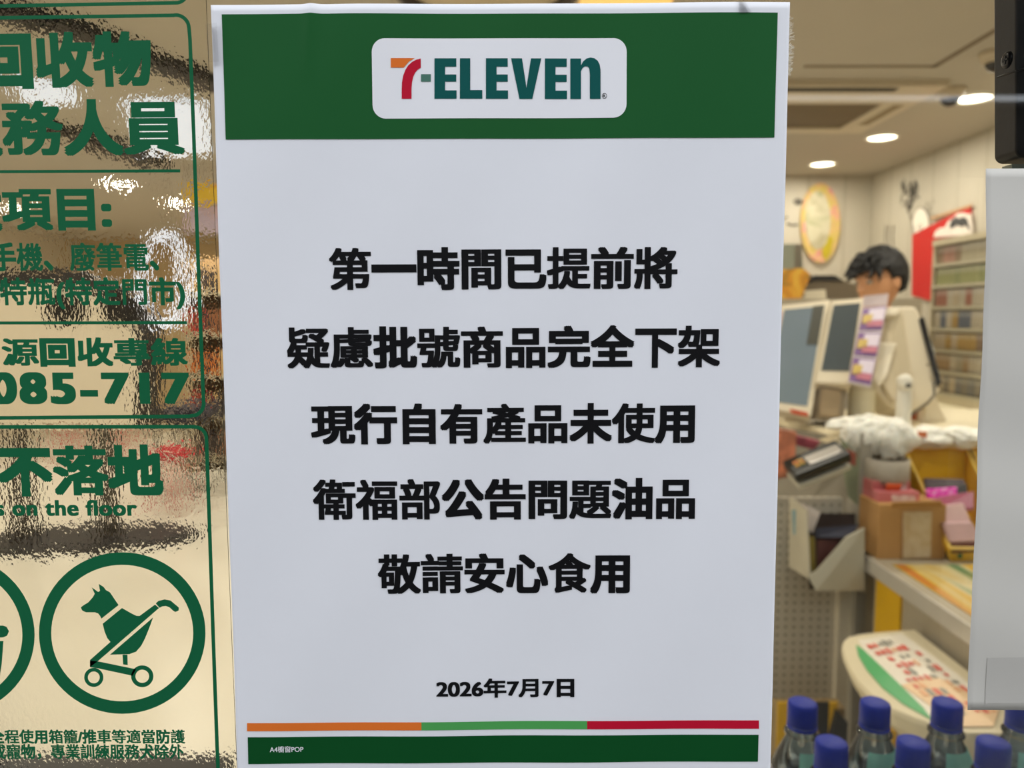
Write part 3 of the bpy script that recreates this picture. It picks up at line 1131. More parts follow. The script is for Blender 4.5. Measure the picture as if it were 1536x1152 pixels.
tag(slab('booklet', [P(1212, 806, 1.905), P(1222, 806, 1.905), P(1224, 856, 1.895), P(1214, 858, 1.895)], 0.012, mat('booklet_olive', (120, 104, 36), 0.5)), 'olive booklet standing in the leaflet box', 'booklet')
tag(slab('booklet', [P(1226, 810, 1.91), P(1262, 808, 1.91), P(1232, 852, 1.9), P(1226, 854, 1.9)], 0.02, mat('booklet_maroon', (84, 44, 38), 0.5)), 'maroon booklet standing in the leaflet box', 'booklet')

# magazines peeking out beside the notice
for k, (pts, c, lab) in enumerate((
        ([(1150, 640), (1196, 648), (1192, 715), (1150, 722)], (206, 128, 96), 'orange pink magazine pack beside the notice above the card reader'),
        ([(1150, 648), (1172, 650), (1168, 690), (1150, 692)], (112, 98, 140), 'violet pack poking out beside the notice'),
        ([(1192, 652), (1232, 662), (1222, 676), (1194, 668)], (150, 70, 82), 'dull red pack lying under the counter ledge'),
        ([(1150, 745), (1180, 750), (1176, 792), (1150, 796)], (44, 46, 54), 'black pack hanging beside the notice below the reader'),
        ([(1150, 800), (1170, 802), (1166, 832), (1150, 835)], (130, 112, 88), 'tan pack hanging beside the notice'),
        ([(1150, 836), (1166, 838), (1163, 870), (1150, 872)], (50, 48, 44), 'dark pack lowest of those hanging beside the notice'))):
    tag(slab('snack_pack', [P(x, y, 2.0 + 0.012 * k) for x, y in pts], 0.03, mat_mottle('pack_%d' % k, [tuple(int(v * 0.75) for v in c), c, tuple(min(255, int(v * 1.25)) for v in c)], 30, 0.4), bevel=0.004), lab, 'pack')

# ------------------------------------------------------------------ service counter and what stands on it
SZ = P(1260, 657, 2.07).z
sv = thing('service_counter', 'cream service counter carrying the screens and the bags', 'counter', (1.4, 2.1, 0))
xs0 = P(1260, 657, 2.07).x
MB().span((xs0 + 0.02, CAM.y + 2.24, 0), (2.0, CAM.y + 2.68, SZ - 0.03)).build('counter_body', M_GREYP, sv)
MB().span((xs0, CAM.y + 2.09, SZ - 0.03), (2.05, CAM.y + 2.74, SZ)).build('worktop', M_CREAM, sv, bevel=0.004)

M_SHELL = mat('ivory_shell', (222, 210, 184), 0.45, 0.03, 12)


def screen_mat(name, a, b):
    m = mat_mottle(name, [a, b], 3.0, 0.25)
    bs = m.node_tree.nodes['Principled BSDF']
    cr = [n for n in m.node_tree.nodes if n.type == 'VALTORGB'][0]
    nt = m.node_tree
    nt.links.remove(bs.inputs['Base Color'].links[0])
    bs.inputs['Base Color'].default_value = lin((50, 52, 52))
    nt.links.new(cr.outputs[0], bs.inputs['Emission Color'])
    bs.inputs['Emission Strength'].default_value = 0.6
    return m


def lerp_quad(q, u0, v0, u1, v1, lift=0.0):
    def at(u, v):
        return (q[0] * (1 - u) + q[1] * u) * (1 - v) + (q[3] * (1 - u) + q[2] * u) * v
    n = newell(q)
    if n.y > 0:
        n = -n
    return [at(u, v) + n * lift for u, v in ((u0, v0), (u1, v0), (u1, v1), (u0, v1))]


def flatq(pxd):
    """a flat quad: the plane is set by the first, second and last corner"""
    a, b, c, d = [P(*q) for q in pxd]
    n = (b - a).cross(d - a)
    rr = ray(pxd[2][0], pxd[2][1])
    return [a, b, CAM + rr * ((a - CAM).dot(n) / rr.dot(n)), d]


t1 = thing('customer_screen', 'large tilted customer screen in an ivory frame beside the notice', 'screen', P(1200, 630, 2.3))
qA = flatq([(1140, 461, 2.50), (1246, 449, 2.49), (1217, 624, 2.27), (1110, 606, 2.30)])
slab('frame', qA, 0.035, M_SHELL, t1, 0.004)
sA = slab('display', lerp_quad(qA, 0.36, 0.06, 0.92, 0.93, 0.003), 0.004, screen_mat('screen_grey_green', (128, 142, 136), (152, 160, 166)), t1)
slab('dark_panel', lerp_quad(qA, 0.76, 0.06, 0.92, 0.42, 0.0075), 0.002, mat('screen_dark', (78, 78, 70), 0.3), sA)
slab('price_sheet', lerp_quad(qA, 0.05, 0.08, 0.345, 0.62, 0.004), 0.002, mat_mottle('sheet_pink', [(170, 110, 120), (220, 190, 190)], 20, 0.4), t1)
MB().prism([P(1176, 600, 2.33), P(1216, 606, 2.31), P(1214, 636, 2.3), P(1178, 632, 2.32)], (0, 0.08, 0)).build('foot', M_SHELL, t1)

t2 = thing('side_screen', 'smaller dark screen in an ivory frame left of the purple stickers', 'screen', P(1250, 640, 2.3))
qB = flatq([(1247, 451, 2.46), (1297, 446, 2.44), (1276, 576, 2.27), (1223, 574, 2.29)])
slab('frame', qB, 0.05, M_SHELL, t2, 0.004)
slab('display', lerp_quad(qB, 0.10, 0.07, 0.90, 0.86, 0.003), 0.004, mat('screen_slate', (84, 92, 96), 0.12, 0.1, 6), t2)
slab('printer_body', [P(1230, 574, 2.3), P(1272, 576, 2.29), P(1266, 634, 2.28), P(1224, 630, 2.29)], 0.14, mat('printer_grey', (140, 126, 104), 0.5), t2, 0.004)
slab('printer_door', [P(1233, 582, 2.29), P(1262, 584, 2.285), P(1258, 626, 2.28), P(1228, 624, 2.285)], 0.006, mat('printer_door', (176, 156, 126), 0.25, 0.1, 20, metal=0.2), t2, 0.002)
# purple stickers on a strip
qC = flatq([(1294, 462, 2.38), (1331, 458, 2.37), (1306, 580, 2.20), (1272, 573, 2.22)])
stp = thing('sticker_strip', 'strip with three purple price stickers beside the dark screen', 'price tag', P(1290, 580, 2.27))
slab('backing', qC, 0.006, mat('strip_white', (222, 214, 216), 0.4), stp)
for k in range(3):
    v0, v1 = k / 3 + 0.02, (k + 1) / 3 - 0.015
    s_ = slab('sticker', lerp_quad(qC, 0.02, v0, 0.98, v1, 0.003), 0.002, mat('sticker_violet', (128, 92, 148), 0.4), stp)
    h = v1 - v0
    slab('picture', lerp_quad(qC, 0.30, v0 + h * 0.08, 0.95, v0 + h * 0.60, 0.005), 0.001, mat('sticker_lilac', (222, 210, 226), 0.4), s_)
    slab('yellow_dish', lerp_quad(qC, 0.08, v0 + h * 0.32, 0.48, v0 + h * 0.72, 0.006), 0.001, mat('sticker_dish', (206, 178, 96), 0.4), s_)
    slab('price', lerp_quad(qC, 0.30, v0 + h * 0.62, 0.94, v0 + h * 0.88, 0.006), 0.001, mat('sticker_price', (196, 120, 140), 0.4), s_)
tag(slab('paper_tag', [P(1296, 444, 2.385), P(1333, 440, 2.38), P(1331, 457, 2.37), P(1294, 460, 2.38)], 0.004, mat('pale_tag', (226, 210, 212), 0.4)), 'pale pink tag above the purple stickers', 'tag')

# cream canister
can = thing('cream_canister', 'cream canister under the purple sticker strip', 'canister', (P(1290, 640, 2.36).x, CAM.y + 2.36, SZ))
c_ = Vector((P(1290, 640, 2.36).x, CAM.y + 2.36, SZ))
h_ = P(1290, 570, 2.36).z - SZ
MB().lathe([(0.001, 0), (0.038, 0), (0.040, 0.004), (0.040, h_ - 0.02), (0.041, h_ - 0.018), (0.041, h_), (0.03, h_ + 0.006), (0.001, h_ + 0.006)], c_, 32).build('can_body', mat('canister_cream', (228, 222, 198), 0.45), can, True)
MB().lathe([(0.0415, h_ - 0.03), (0.0425, h_ - 0.028), (0.0425, h_ + 0.003), (0.036, h_ + 0.008)], c_, 32, False).build('lid', mat('canister_lid', (212, 204, 180), 0.45), can, True)

# register
pos = thing('cash_register', 'ivory cash register seen from behind with a slim black touch screen', 'cash register', P(1360, 640, 2.35))
body = [P(1332, 459, 2.44), P(1374, 458, 2.44), P(1381, 470, 2.43), P(1412, 584, 2.34), P(1402, 602, 2.33), P(1376, 618, 2.32), P(1338, 612, 2.32), P(1306, 578, 2.33), P(1316, 530, 2.38)]
slab('housing', body, 0.10, M_SHELL, pos, 0.012)
slab('rear_cover', [P(1332, 470, 2.425), P(1356, 468, 2.42), P(1372, 580, 2.31), P(1340, 604, 2.30), P(1318, 566, 2.33)], 0.02, mat('ivory_cover', (204, 190, 160), 0.45), pos, 0.006)
slab('top_lip', [P(1328, 462, 2.415), P(1352, 460, 2.415), P(1346, 472, 2.40), P(1326, 474, 2.40)], 0.05, mat('ivory_light', (236, 226, 204), 0.4), pos, 0.004)
slab('latch_plate', [P(1312, 512, 2.36), P(1346, 514, 2.35), P(1340, 530, 2.34), P(1332, 560, 2.31), P(1318, 582, 2.30), P(1310, 566, 2.32), P(1318, 540, 2.34)], 0.015, mat('ivory_light', (236, 226, 204), 0.4), pos, 0.005)
slab('touch_screen', [P(1378, 478, 2.42), P(1386, 474, 2.42), P(1413, 574, 2.33), P(1407, 580, 2.33)], 0.16, mat('screen_black', (16, 16, 16), 0.3), pos, 0.003)
slab('stand', [P(1388, 592, 2.40), P(1402, 590, 2.40), P(1422, 634, 2.40), P(1386, 634, 2.40)], 0.08, mat('ivory_light', (236, 226, 204), 0.4), pos, 0.005)
MB().tube([P(1400, 572, 2.30), P(1402, 592, 2.28), P(1392, 604, 2.26), P(1372, 618, 2.26), P(1362, 628, 2.26)], 0.004, 8).build('cable', mat('dark_cable', (84, 78, 66), 0.5), pos, True)
MB().lathe([(0.001, 0), (0.006, 0), (0.006, 0.004), (0.001, 0.004)], P(1392, 548, 2.33), 16).build('lock', mat('lock_brass', (120, 100, 60), 0.4), pos)

# scanner on a post
sn = thing('barcode_scanner', 'white barcode scanner with a round head on a short post before the register', 'scanner', (P(1352, 640, 2.2).x, CAM.y + 2.2, SZ))
c_ = Vector((P(1354, 640, 2.2).x, CAM.y + 2.2, SZ))
hs = P(1354, 580, 2.2).z - SZ
MB().lathe([(0.001, 0), (0.040, 0), (0.038, 0.008), (0.024, 0.014), (0.021, 0.03), (0.020, hs), (0.016, hs + 0.01), (0.001, hs + 0.012)], c_, 28).build('post', mat('scanner_white', (230, 226, 212), 0.35), sn, True)
hd = P(1357, 574, 2.19)
MB().ball(hd, (0.022, 0.026, 0.025)).build('scan_head', MATS['scanner_white'], sn, True)
MB().ball(hd + Vector((-0.002, -0.025, -0.006)), (0.008, 0.006, 0.006), 14, 8).build('scan_window', mat('scan_dark', (70, 66, 60), 0.2), sn, True)

ob = thing('orange_carton', 'small orange carton with a dark side behind the scanner post', 'box', P(1372, 634, 2.45))
slab('front', [P(1362, 604, 2.45), P(1376, 604, 2.45), P(1376, 629, 2.45), P(1362, 629, 2.45)], 0.05, mat('carton_orange', (206, 92, 30), 0.5), ob)
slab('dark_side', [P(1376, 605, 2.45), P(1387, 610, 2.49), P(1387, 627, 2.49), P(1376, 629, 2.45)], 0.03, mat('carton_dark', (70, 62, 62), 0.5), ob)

tag(slab('red_label', [P(1188, 614, 2.2), P(1212, 619, 2.2), P(1212, 625, 2.2), P(1190, 621, 2.2)], 0.02, mat('tag_red_orange', (222, 98, 66), 0.4)), 'small red orange tag on the ledge below the large screen', 'tag')

# plastic bags
M_BAG = mat('bag_white', (250, 246, 236), 0.5, 0.02, 30, bump=0.1)
M_BAG.node_tree.nodes['Principled BSDF'].inputs['Subsurface Weight'].default_value = 0.6
M_BAG.node_tree.nodes['Principled BSDF'].inputs['Subsurface Radius'].default_value = (0.05, 0.045, 0.04)


def bag(name, label, c, rad, seed, hang=0.0):
    rng = random.Random(seed)
    off = Vector((rng.uniform(0, 50), rng.uniform(0, 50), rng.uniform(0, 50)))

    def fn(p, q):
        f = 1 + 0.22 * noise.noise(q * 1.6 + off) + 0.16 * noise.noise(Vector((q.x * 7, q.y * 7, q.z * (0.8 if hang else 5))) + off)
        f += 0.04 * noise.noise(q * 9 + off)
        r = p * f
        if hang and r.z < 0:
            r.z *= 1 + hang
            r.x *= 1 + 0.12 * math.sin(q.x * 24 + seed)
        return r
    return tag(MB().ball(c, rad, 64, 40, None, fn).build(name, M_BAG, None, True), label, 'bag', 'white plastic carrier bags on the counter')


bag('plastic_bag', 'bunch of white carrier bags hanging over the counter edge above the grey cup', P(1300, 652, 2.02), (0.066, 0.04, 0.048), 3, 0.2)
bag('plastic_bag', 'white carrier bags hanging in folds right of the grey corner post', P(1342, 656, 2.0), (0.05, 0.045, 0.05), 8, 0.15)
bag('plastic_bag', 'low heap of white carrier bags in front of the scanner post', P(1290, 636, 2.12), (0.09, 0.05, 0.022), 12)
bag('plastic_bag', 'crumpled white bag lying behind the yellow bins below the register', P(1395, 656, 2.1), (0.06, 0.05, 0.03), 21)
bag('plastic_bag', 'crumpled white bag with the orange mark beside the plain sheet', P(1440, 656, 2.12), (0.07, 0.05, 0.03), 30)
for q in ((1384, 652), (1318, 676), (1330, 662)):
    pass
tag(slab('orange_tag', [P(1377, 647, 1.99), P(1391, 648, 1.99), P(1390, 657, 1.99), P(1378, 655, 1.99)], 0.004, mat('tag_orange', (226, 130, 84), 0.5)), 'small orange tag lying on the white bags', 'tag')

# grey cup tray below the bags
cupb = P(1330, 716, 1.97)
tag(MB().lathe([(0.001, -0.01), (0.052, -0.01), (0.054, 0.0), (0.054, 0.05), (0.050, 0.05), (0.049, 0.0)], cupb, 36).build('grey_bowl', mat('grey_pewter', (164, 155, 140), 0.6), None, True), 'grey round tub below the hanging white bags', 'tub')

# cardboard box and the pink boxes on it
bx_ = thing('cardboard_box', 'brown cardboard box with a pale label beside the yellow bin', 'box', (P(1370, 850, 1.87).x, CAM.y + 1.9, LZ))
x0, x1 = P(1318, 800, 1.87).x, P(1418, 800, 1.87).x
z1 = P(1370, 757, 1.87).z
M_CB = mat('cardboard', (184, 140, 84), 0.7, 0.06, 20)
MB().span((x0, CAM.y + 1.87, LZ), (x1, CAM.y + 2.02, z1)).build('carton', M_CB, bx_, bevel=0.002)
slab('label', [P(1355, 768, 1.866), P(1398, 768, 1.866), P(1396, 836, 1.866), P(1355, 838, 1.866)], 0.0025, mat_mottle('label_beige', [(196, 170, 130), (214, 196, 164)], 40, 0.6), bx_)
slab('flap', [P(1338, 754, 1.84), P(1412, 752, 1.84), P(1416, 760, 1.865), P(1338, 762, 1.865)], 0.003, M_CB, bx_)
for k, (xa_, xb_, ya, yb, dd, c, lab) in enumerate(((1316, 1380, 738, 757, 1.90, (208, 120, 124), 'flat pink box on top of the cardboard box'),
                                                   (1308, 1366, 722, 738, 1.93, (196, 108, 108), 'flat rose box topmost on the cardboard box'))):
    t_ = thing('flat_box', lab, 'box', P((xa_ + xb_) / 2, yb, dd))
    p0, p1 = P(xa_, yb, dd), P(xb_, ya, dd)
    MB().span((p0.x, p0.y, p0.z), (p1.x, p0.y + 0.1, p1.z)).build('carton', mat('pink_box_%d' % k, c, 0.45), t_, bevel=0.002)
    q0, q1 = P(xa_ + 22, yb - 3, dd - 0.003), P(xb_ - 6, ya + 5, dd - 0.003)
    MB().span((q0.x, q0.y, q0.z), (q1.x, q0.y + 0.004, q1.z)).build('white_label', mat_mottle('box_label', [(196, 150, 150), (236, 226, 224)], 60, 0.4), t_)
tag(slab('orange_packet', [P(1330, 718, 1.94), P(1352, 718, 1.94), P(1352, 728, 1.91), P(1330, 729, 1.91)], 0.02, mat('packet_orange', (216, 92, 44), 0.4)), 'orange packet lying on the rose box', 'packet')

# yellow bins
def bin_(label, dx):
    def Q(x, y, d):
        return P(x + dx, y, d)
    t = thing('yellow_bin', label, 'bin', Q(1430, 848, 1.86), 'yellow plastic bins on the low counter')
    o = 0.0
    A, B = Q(1357, 673, 2.12), Q(1449, 672, 2.12)           # back rim
    Cn, Dn = Q(1425, 822, 1.84), Q(1520, 824, 1.84)          # front rim
    A2, B2 = Q(1357, 760, 2.10), Q(1449, 760, 2.10)
    C2, D2 = Q(1431, 849, 1.86), Q(1518, 851, 1.86)
    mb = MB()
    mb.prism([A, B, B2, A2], (0, 0.006, 0))
    mb.build('back_wall', M_YEL, t)
    slab('side_wall', [A, Cn, C2, A2], 0.004, M_YEL, t)
    slab('side_wall', [B, Dn, D2, B2], 0.004, M_YEL, t)
    slab('front_wall', [Cn, Dn, D2, C2], 0.005, M_YEL, t)
    slab('base', [A2, B2, D2, C2], 0.004, M_YEL, t)
    MB().tube([A, Cn], 0.004, 8).tube([A, B], 0.0035, 8).tube([Cn, Dn], 0.004, 8).tube([B, Dn], 0.004, 8).build('rim', mat('yellow_rim', (240, 206, 100), 0.35), t)
    return t


t = bin_('sloping yellow bin holding pink and black packets, left of the plain sheet', 0)
mk = P(1440, 834, 1.835)
MB().lathe([(0.001, 0), (0.007, 0), (0.007, 0.0015), (0.001, 0.0015)], (0, 0, 0), 20)
mb = MB()
mb.add([mk + Vector((0.007 * math.cos(a * PI / 10), 0, 0.007 * math.sin(a * PI / 10))) for a in range(20)], [tuple(range(19, -1, -1))])
mb.build('green_badge', mat('badge_green', (40, 90, 50), 0.4), t)
bin_('second sloping yellow bin, mostly hidden behind the plain sheet', 101)


def packet(name, label, pts, c, th=0.012, m=None):
    o = slab(name, pts, th, m or mat('packet_' + name + str(len(MATS)), c, 0.3, 0.12, 40), None, 0.004)
    return tag(o, label, 'packet')


packet('packet', 'dark packet standing at the back of the first yellow bin', [P(1386, 716, 2.02), P(1448, 718, 2.02), P(1450, 745, 1.98), P(1392, 745, 1.98)], (52, 24, 40))
packet('packet', 'black packet leaning in the first yellow bin', [P(1392, 728, 1.99), P(1452, 724, 1.99), P(1452, 744, 1.97), P(1398, 746, 1.97)], (26, 20, 26))
M_FOIL = mat_mottle('pink_foil', [(140, 10, 100), (255, 60, 210), (255, 190, 240)], 60, 0.2, 1.0)
packet('packet', 'shiny magenta foil packet in the first yellow bin', [P(1389, 733, 1.945), P(1437, 730, 1.945), P(1436, 753, 1.935), P(1393, 755, 1.935)], (0, 0, 0), 0.012, M_FOIL)
packet('packet', 'dusky pink packet behind the pale sachets in the first yellow bin', [P(1396, 746, 1.93), P(1462, 736, 1.93), P(1462, 764, 1.90), P(1406, 764, 1.90)], (164, 84, 110))
packet('sachet', 'pale pink sachet on top at the front of the first yellow bin', [P(1402, 758, 1.89), P(1446, 754, 1.89), P(1462, 796, 1.86), P(1420, 800, 1.86)], (226, 190, 190))
packet('sachet', 'pale pink sachet lowest at the front of the first yellow bin', [P(1414, 784, 1.86), P(1458, 782, 1.86), P(1474, 812, 1.845), P(1426, 814, 1.845)], (216, 178, 182))
packet('packet', 'dark red packet edge at the front of the first yellow bin', [P(1424, 812, 1.85), P(1470, 810, 1.85), P(1472, 828, 1.84), P(1428, 830, 1.84)], (92, 26, 24))

# ------------------------------------------------------------------ rack of packets on the right wall
rx = 2.42
ya, yb = Px(1470, 480, rx).y - 0.35, Px(1398, 480, rx).y
zt_, zb_ = Px(1402, 370, rx).z, Px(1412, 592, rx).z
rack = thing('packet_rack', 'pale seven tier rack of small packets beside the red poster', 'rack', (rx + 0.1, (ya + yb) / 2, zb_))
M_RACK = mat('rack_ivory', (206, 196, 168), 0.45)
M_SHELF = mat('shelf_olive', (128, 122, 98), 0.45)
MB().span((rx + 0.14, ya, zb_), (rx + 0.16, yb, zt_)).build('back_panel', M_RACK, rack)
MB().span((rx - 0.005, yb - 0.005, zb_), (rx + 0.14, yb + 0.015, zt_ + 0.02)).build('end_panel', M_RACK, rack)
MB().span((rx - 0.01, ya, zt_), (rx + 0.16, yb + 0.015, zt_ + 0.035)).build('top_panel', M_RACK, rack)
NS = 7
sh = (zt_ - zb_) / NS
pal = [[('pale grey', (176, 170, 150)), ('brown', (120, 90, 70)), ('rose', (170, 110, 100))],
       [('light green', (164, 178, 110)), ('green', (140, 160, 96)), ('light green', (164, 178, 110))],
       [('cream', (206, 190, 160)), ('red', (170, 84, 70)), ('white', (220, 212, 196))],
       [('white', (210, 202, 184)), ('gold', (186, 140, 50)), ('blue', (60, 84, 130))],
       [('gold', (190, 146, 60)), ('cream', (206, 190, 160)), ('brown', (140, 90, 50))],
       [('white', (214, 206, 190)), ('tan', (176, 140, 96)), ('pale grey', (176, 170, 150))],
       [('grey', (120, 116, 110)), ('cream', (206, 190, 160)), ('blue grey', (96, 104, 120))]]
ords = ['top', 'second', 'third', 'fourth', 'fifth', 'sixth', 'bottom']
rng = random.Random(5)
pk = {}
for s in range(NS):
    zf = zt_ - (s + 1) * sh
    MB().span((rx - 0.012, ya, zf - 0.004), (rx + 0.14, yb, zf + 0.018)).build('shelf', M_SHELF, rack)
    MB().span((rx - 0.016, ya, zf - 0.002), (rx - 0.0125, yb, zf + 0.016)).build('price_rail', mat('rail_grey', (196, 190, 166), 0.4), rack)
    y = yb - 0.02
    i = 0
    while y > ya + 0.07:
        nm, c = pal[s][int(i / 3 + rng.random() * 2.2) % 3]
        c = tuple(int(0.62 * a_ + 0.38 * b_) for a_, b_ in zip(c, (196, 186, 160)))
        h = rng.uniform(0.088, 0.094)
        lab = 'small %s packet on the %s shelf of the packet rack' % (nm, ords[s])
        if (nm) not in pk:
            r_ = thing('cigarette_packet', lab, 'packet', (rx + 0.01, y, zf + 0.018), 'packets on the wall rack')
            MB().span((rx + 0.005, y - 0.054, zf + 0.018), (rx + 0.10, y, zf + 0.018 + 0.06)).build('carton', mat('packet ' + nm, c, 0.4), r_)
            MB().span((rx + 0.005, y - 0.054, zf + 0.018 + 0.0605), (rx + 0.10, y, zf + 0.018 + 0.090)).build('lid', mat('packet lid ' + nm, tuple(min(255, int(v * 0.6 + 90)) for v in c), 0.4), r_)
            pk[nm] = r_
        else:
            dup(pk[nm], (rx + 0.01, y, zf + 0.018), lab)
        y -= 0.058
        i += 1
# ledge under the rack
bl = thing('back_counter', 'cream back counter below the packet rack', 'counter', (rx, (ya + yb) / 2, 0))
MB().span((rx - 0.32, ya - 0.2, 0), (XR - 0.002, yb + 0.3, zb_ - 0.08)).build('cabinet', M_CREAM, bl)
MB().span((rx - 0.34, ya - 0.22, zb_ - 0.08), (XR - 0.002, yb + 0.32, zb_ - 0.045)).build('worktop', mat('pale_worktop', (232, 222, 190), 0.4), bl, bevel=0.004)
MB().span((rx - 0.02, ya, zb_ - 0.045), (rx + 0.16, yb + 0.02, zb_ - 0.003)).build('plinth', M_RACK, bl)

# ------------------------------------------------------------------ wall pictures
M_WR = mat('poster_red', (196, 26, 26), 0.5, 0.05, 8)
wx = XR - 0.004
rp = thing('red_wall_poster', 'red wall poster with a white cloud shape, behind the packet rack', 'poster', Px(1385, 444, wx))
MB().prism([Px(1371, 352, wx), Px(1458, 308, wx), Px(1462, 470, wx), Px(1370, 443, wx)], (-0.012, 0, 0)).build('panel', M_WR, rp)
MB().prism([Px(1396, 326, wx - 0.013), Px(1458, 306, wx - 0.013), Px(1458, 310, wx - 0.013), Px(1396, 330, wx - 0.013)], (-0.004, 0, 0)).build('top_trim', mat('trim_tan', (190, 150, 110), 0.5), rp)
cl = [(1402, 356), (1404, 348), (1412, 342), (1419, 341), (1424, 332), (1432, 326), (1438, 320), (1446, 319), (1452, 322), (1457, 320), (1460, 340), (1460, 352)]
MB().prism([Px(x, y, wx - 0.014) for x, y in cl], (-0.008, 0, 0)).build('cloud_shape', mat('cloud_white', (232, 222, 210), 0.5), rp)
cl = [(1425, 342), (1427, 331), (1434, 325), (1440, 328), (1445, 325), (1451, 328), (1455, 346), (1449, 337), (1443, 340), (1436, 337), (1430, 341)]
MB().prism([Px(x, y, wx - 0.023) for x, y in cl], (-0.004, 0, 0)).build('dark_shape', mat('cloud_dark', (66, 66, 68), 0.5), rp)

# sketches painted on the boards
M_SK = mat('sketch_ink', (70, 66, 60), 0.7)
sk = thing('wall_sketch', 'painted ink sketch of a feathery plume and a pale round form on the side wall', 'wall art', Px(1378, 366, wx))
mb = MB()
rng = random.Random(9)
for i in range(34):
    x = 1352 + rng.uniform(0, 24)
    y = 268 + rng.uniform(0, 34)
    pts = [(x, y), (x + rng.uniform(-3, 5), y + rng.uniform(4, 9)), (x + rng.uniform(-3, 7), y + rng.uniform(9, 18))]
    mb.tube([Px(a, b, wx - 0.0005) for a, b in pts], 0.0032, 5)
mb.build('plume_strokes', M_SK, sk)
mb = MB()
o_ = arc(1381, 337, 13, 26, 0, 360, 36)
mb.prism([Px(a, b, wx - 0.0005) for a, b in o_[:-1]], (-0.003, 0, 0))
mb.build('oval_fill', mat('sketch_white', (236, 230, 216), 0.7), sk)
mb = MB()
mb.tube([Px(a, b, wx - 0.004) for a, b in arc(1381, 337, 13, 26, 0, 360, 36)[:-1]], 0.004, 6, True)
mb.tube([Px(a, b, wx - 0.004) for a, b in [(1357, 300), (1363, 318), (1368, 334), (1372, 350)]], 0.0045, 6)
mb.tube([Px(a, b, wx - 0.004) for a, b in arc(1380, 341, 3, 4, 0, 360, 14)[:-1]], 0.003, 6, True)
for i in range(10):
    x, y = 1388 + rng.uniform(0, 16), 298 + rng.uniform(0, 22)
    mb.tube([Px(x, y, wx - 0.003), Px(x + rng.uniform(-3, 5), y + rng.uniform(3, 7), wx - 0.003)], 0.002, 5)
mb.build('oval_outline', mat('sketch_grey', (140, 132, 118), 0.7), sk)
mb = MB()
for x in (1329, 1334, 1341):
    mb.tube([Px(x, 338, wx - 0.001), Px(x - 2, 352, wx - 0.001), Px(x - 1, 374, wx - 0.001)], 0.004, 6)
tag(mb.build('fork_sketch', MATS['sketch_grey']), 'faint painted grey fork strokes on the side wall above the clerk', 'wall art')

bd = YP - 0.003 - CAM.y
fs_ = thing('face_sketch', 'faint ink sketch of an eye and mouth on the rear wall beside the notice', 'wall art', P(1195, 340, bd))
mb = MB()
for pts in ([(1190, 303), (1194, 299), (1199, 299), (1203, 303)], [(1192, 304), (1197, 307), (1202, 304)], [(1171, 326), (1176, 329), (1181, 325)], [(1180, 335), (1188, 338), (1197, 337)]):
    mb.tube([P(a, b, bd) for a, b in pts], 0.007, 6)
mb.ball(P(1197.5, 303, bd), (0.016, 0.003, 0.014))
mb.build('strokes', mat('sketch_faint', (96, 92, 84), 0.7), fs_)

pl = thing('oval_plaque', 'oval wall plaque with pink and yellow marbled rim on the rear wall', 'wall art', P(1232, 400, bd))
ov = arc(1231, 334, 29.5, 60, 0, 360, 48)[:-1]
MB().prism([P(a, b, bd - 0.03) for a, b in ov], (0, 0.03, 0)).build('rim_disc', mat_mottle('pink_yellow_marble', [(214, 130, 146), (222, 178, 130), (206, 186, 96), (218, 146, 150)], 11, 0.5, 0.8), pl)
ov = arc(1227, 330, 19, 44, 0, 360, 40)[:-1]
MB().prism([P(a, b, bd - 0.036) for a, b in ov], (0, 0.006, 0)).build('centre', mat_mottle('grey_green_marble', [(176, 168, 136), (204, 198, 170), (160, 160, 120)], 6, 0.4, 0.8), pl)
ov = [(1236, 366), (1244, 352), (1250, 360), (1246, 378), (1238, 390), (1232, 380)]
MB().prism([P(a, b, bd - 0.034) for a, b in ov], (0, 0.004, 0)).build('olive_patch', mat('olive_yellow', (190, 172, 40), 0.4), pl)

# things standing at the rear wall
gb = thing('tall_grey_carton', 'tall grey green carton at the rear beside the notice', 'box', P(1185, 445, 4.2))
slab('front', [P(1176, 366, 4.2), P(1192, 366, 4.2), P(1190, 446, 4.2), P(1166, 446, 4.2)], 0.10, mat('carton_grey_green', (150, 156, 140), 0.5), gb)
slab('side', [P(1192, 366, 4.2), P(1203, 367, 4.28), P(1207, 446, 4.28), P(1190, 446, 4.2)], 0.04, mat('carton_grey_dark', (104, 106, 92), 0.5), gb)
yc = thing('promo_card', 'yellow orange promotional card standing before the tall grey carton', 'sign', P(1190, 448, 3.9))
slab('card', [P(1174, 404, 3.9), P(1204, 402, 3.9), P(1216, 412, 3.9), P(1202, 448, 3.9), P(1164, 448, 3.9)], 0.02, mat_mottle('promo_food_print', [(90, 110, 50), (220, 150, 40), (236, 190, 70), (214, 120, 60)], 9, 0.45, 0.8), yc)
hd_ = thing('fryer_hood', 'brown grey kitchen hood with black top behind the clerk', 'hood', P(1245, 450, 4.4))
slab('hood_body', [P(1208, 428, 4.4), P(1225, 420, 4.4), P(1262, 420, 4.4), P(1300, 432, 4.4), P(1300, 452, 4.4), P(1204, 452, 4.4)], 0.4, mat('hood_brown', (110, 98, 80), 0.4), hd_)
slab('hood_top', [P(1214, 421, 4.39), P(1222, 413, 4.39), P(1252, 413, 4.39), P(1266, 421, 4.39)], 0.35, mat('hood_black', (24, 22, 20), 0.5), hd_)
slab('white_unit', [P(1206, 436, 4.35), P(1238, 434, 4.35), P(1240, 452, 4.35), P(1206, 452, 4.35)], 0.04, mat('unit_white', (220, 212, 190), 0.4), hd_)
rk = thing('kitchen_counter', 'long counter behind the clerk under the hood', 'counter', (1.7, 4.4, 0))
zk = P(1240, 452, 4.4).z
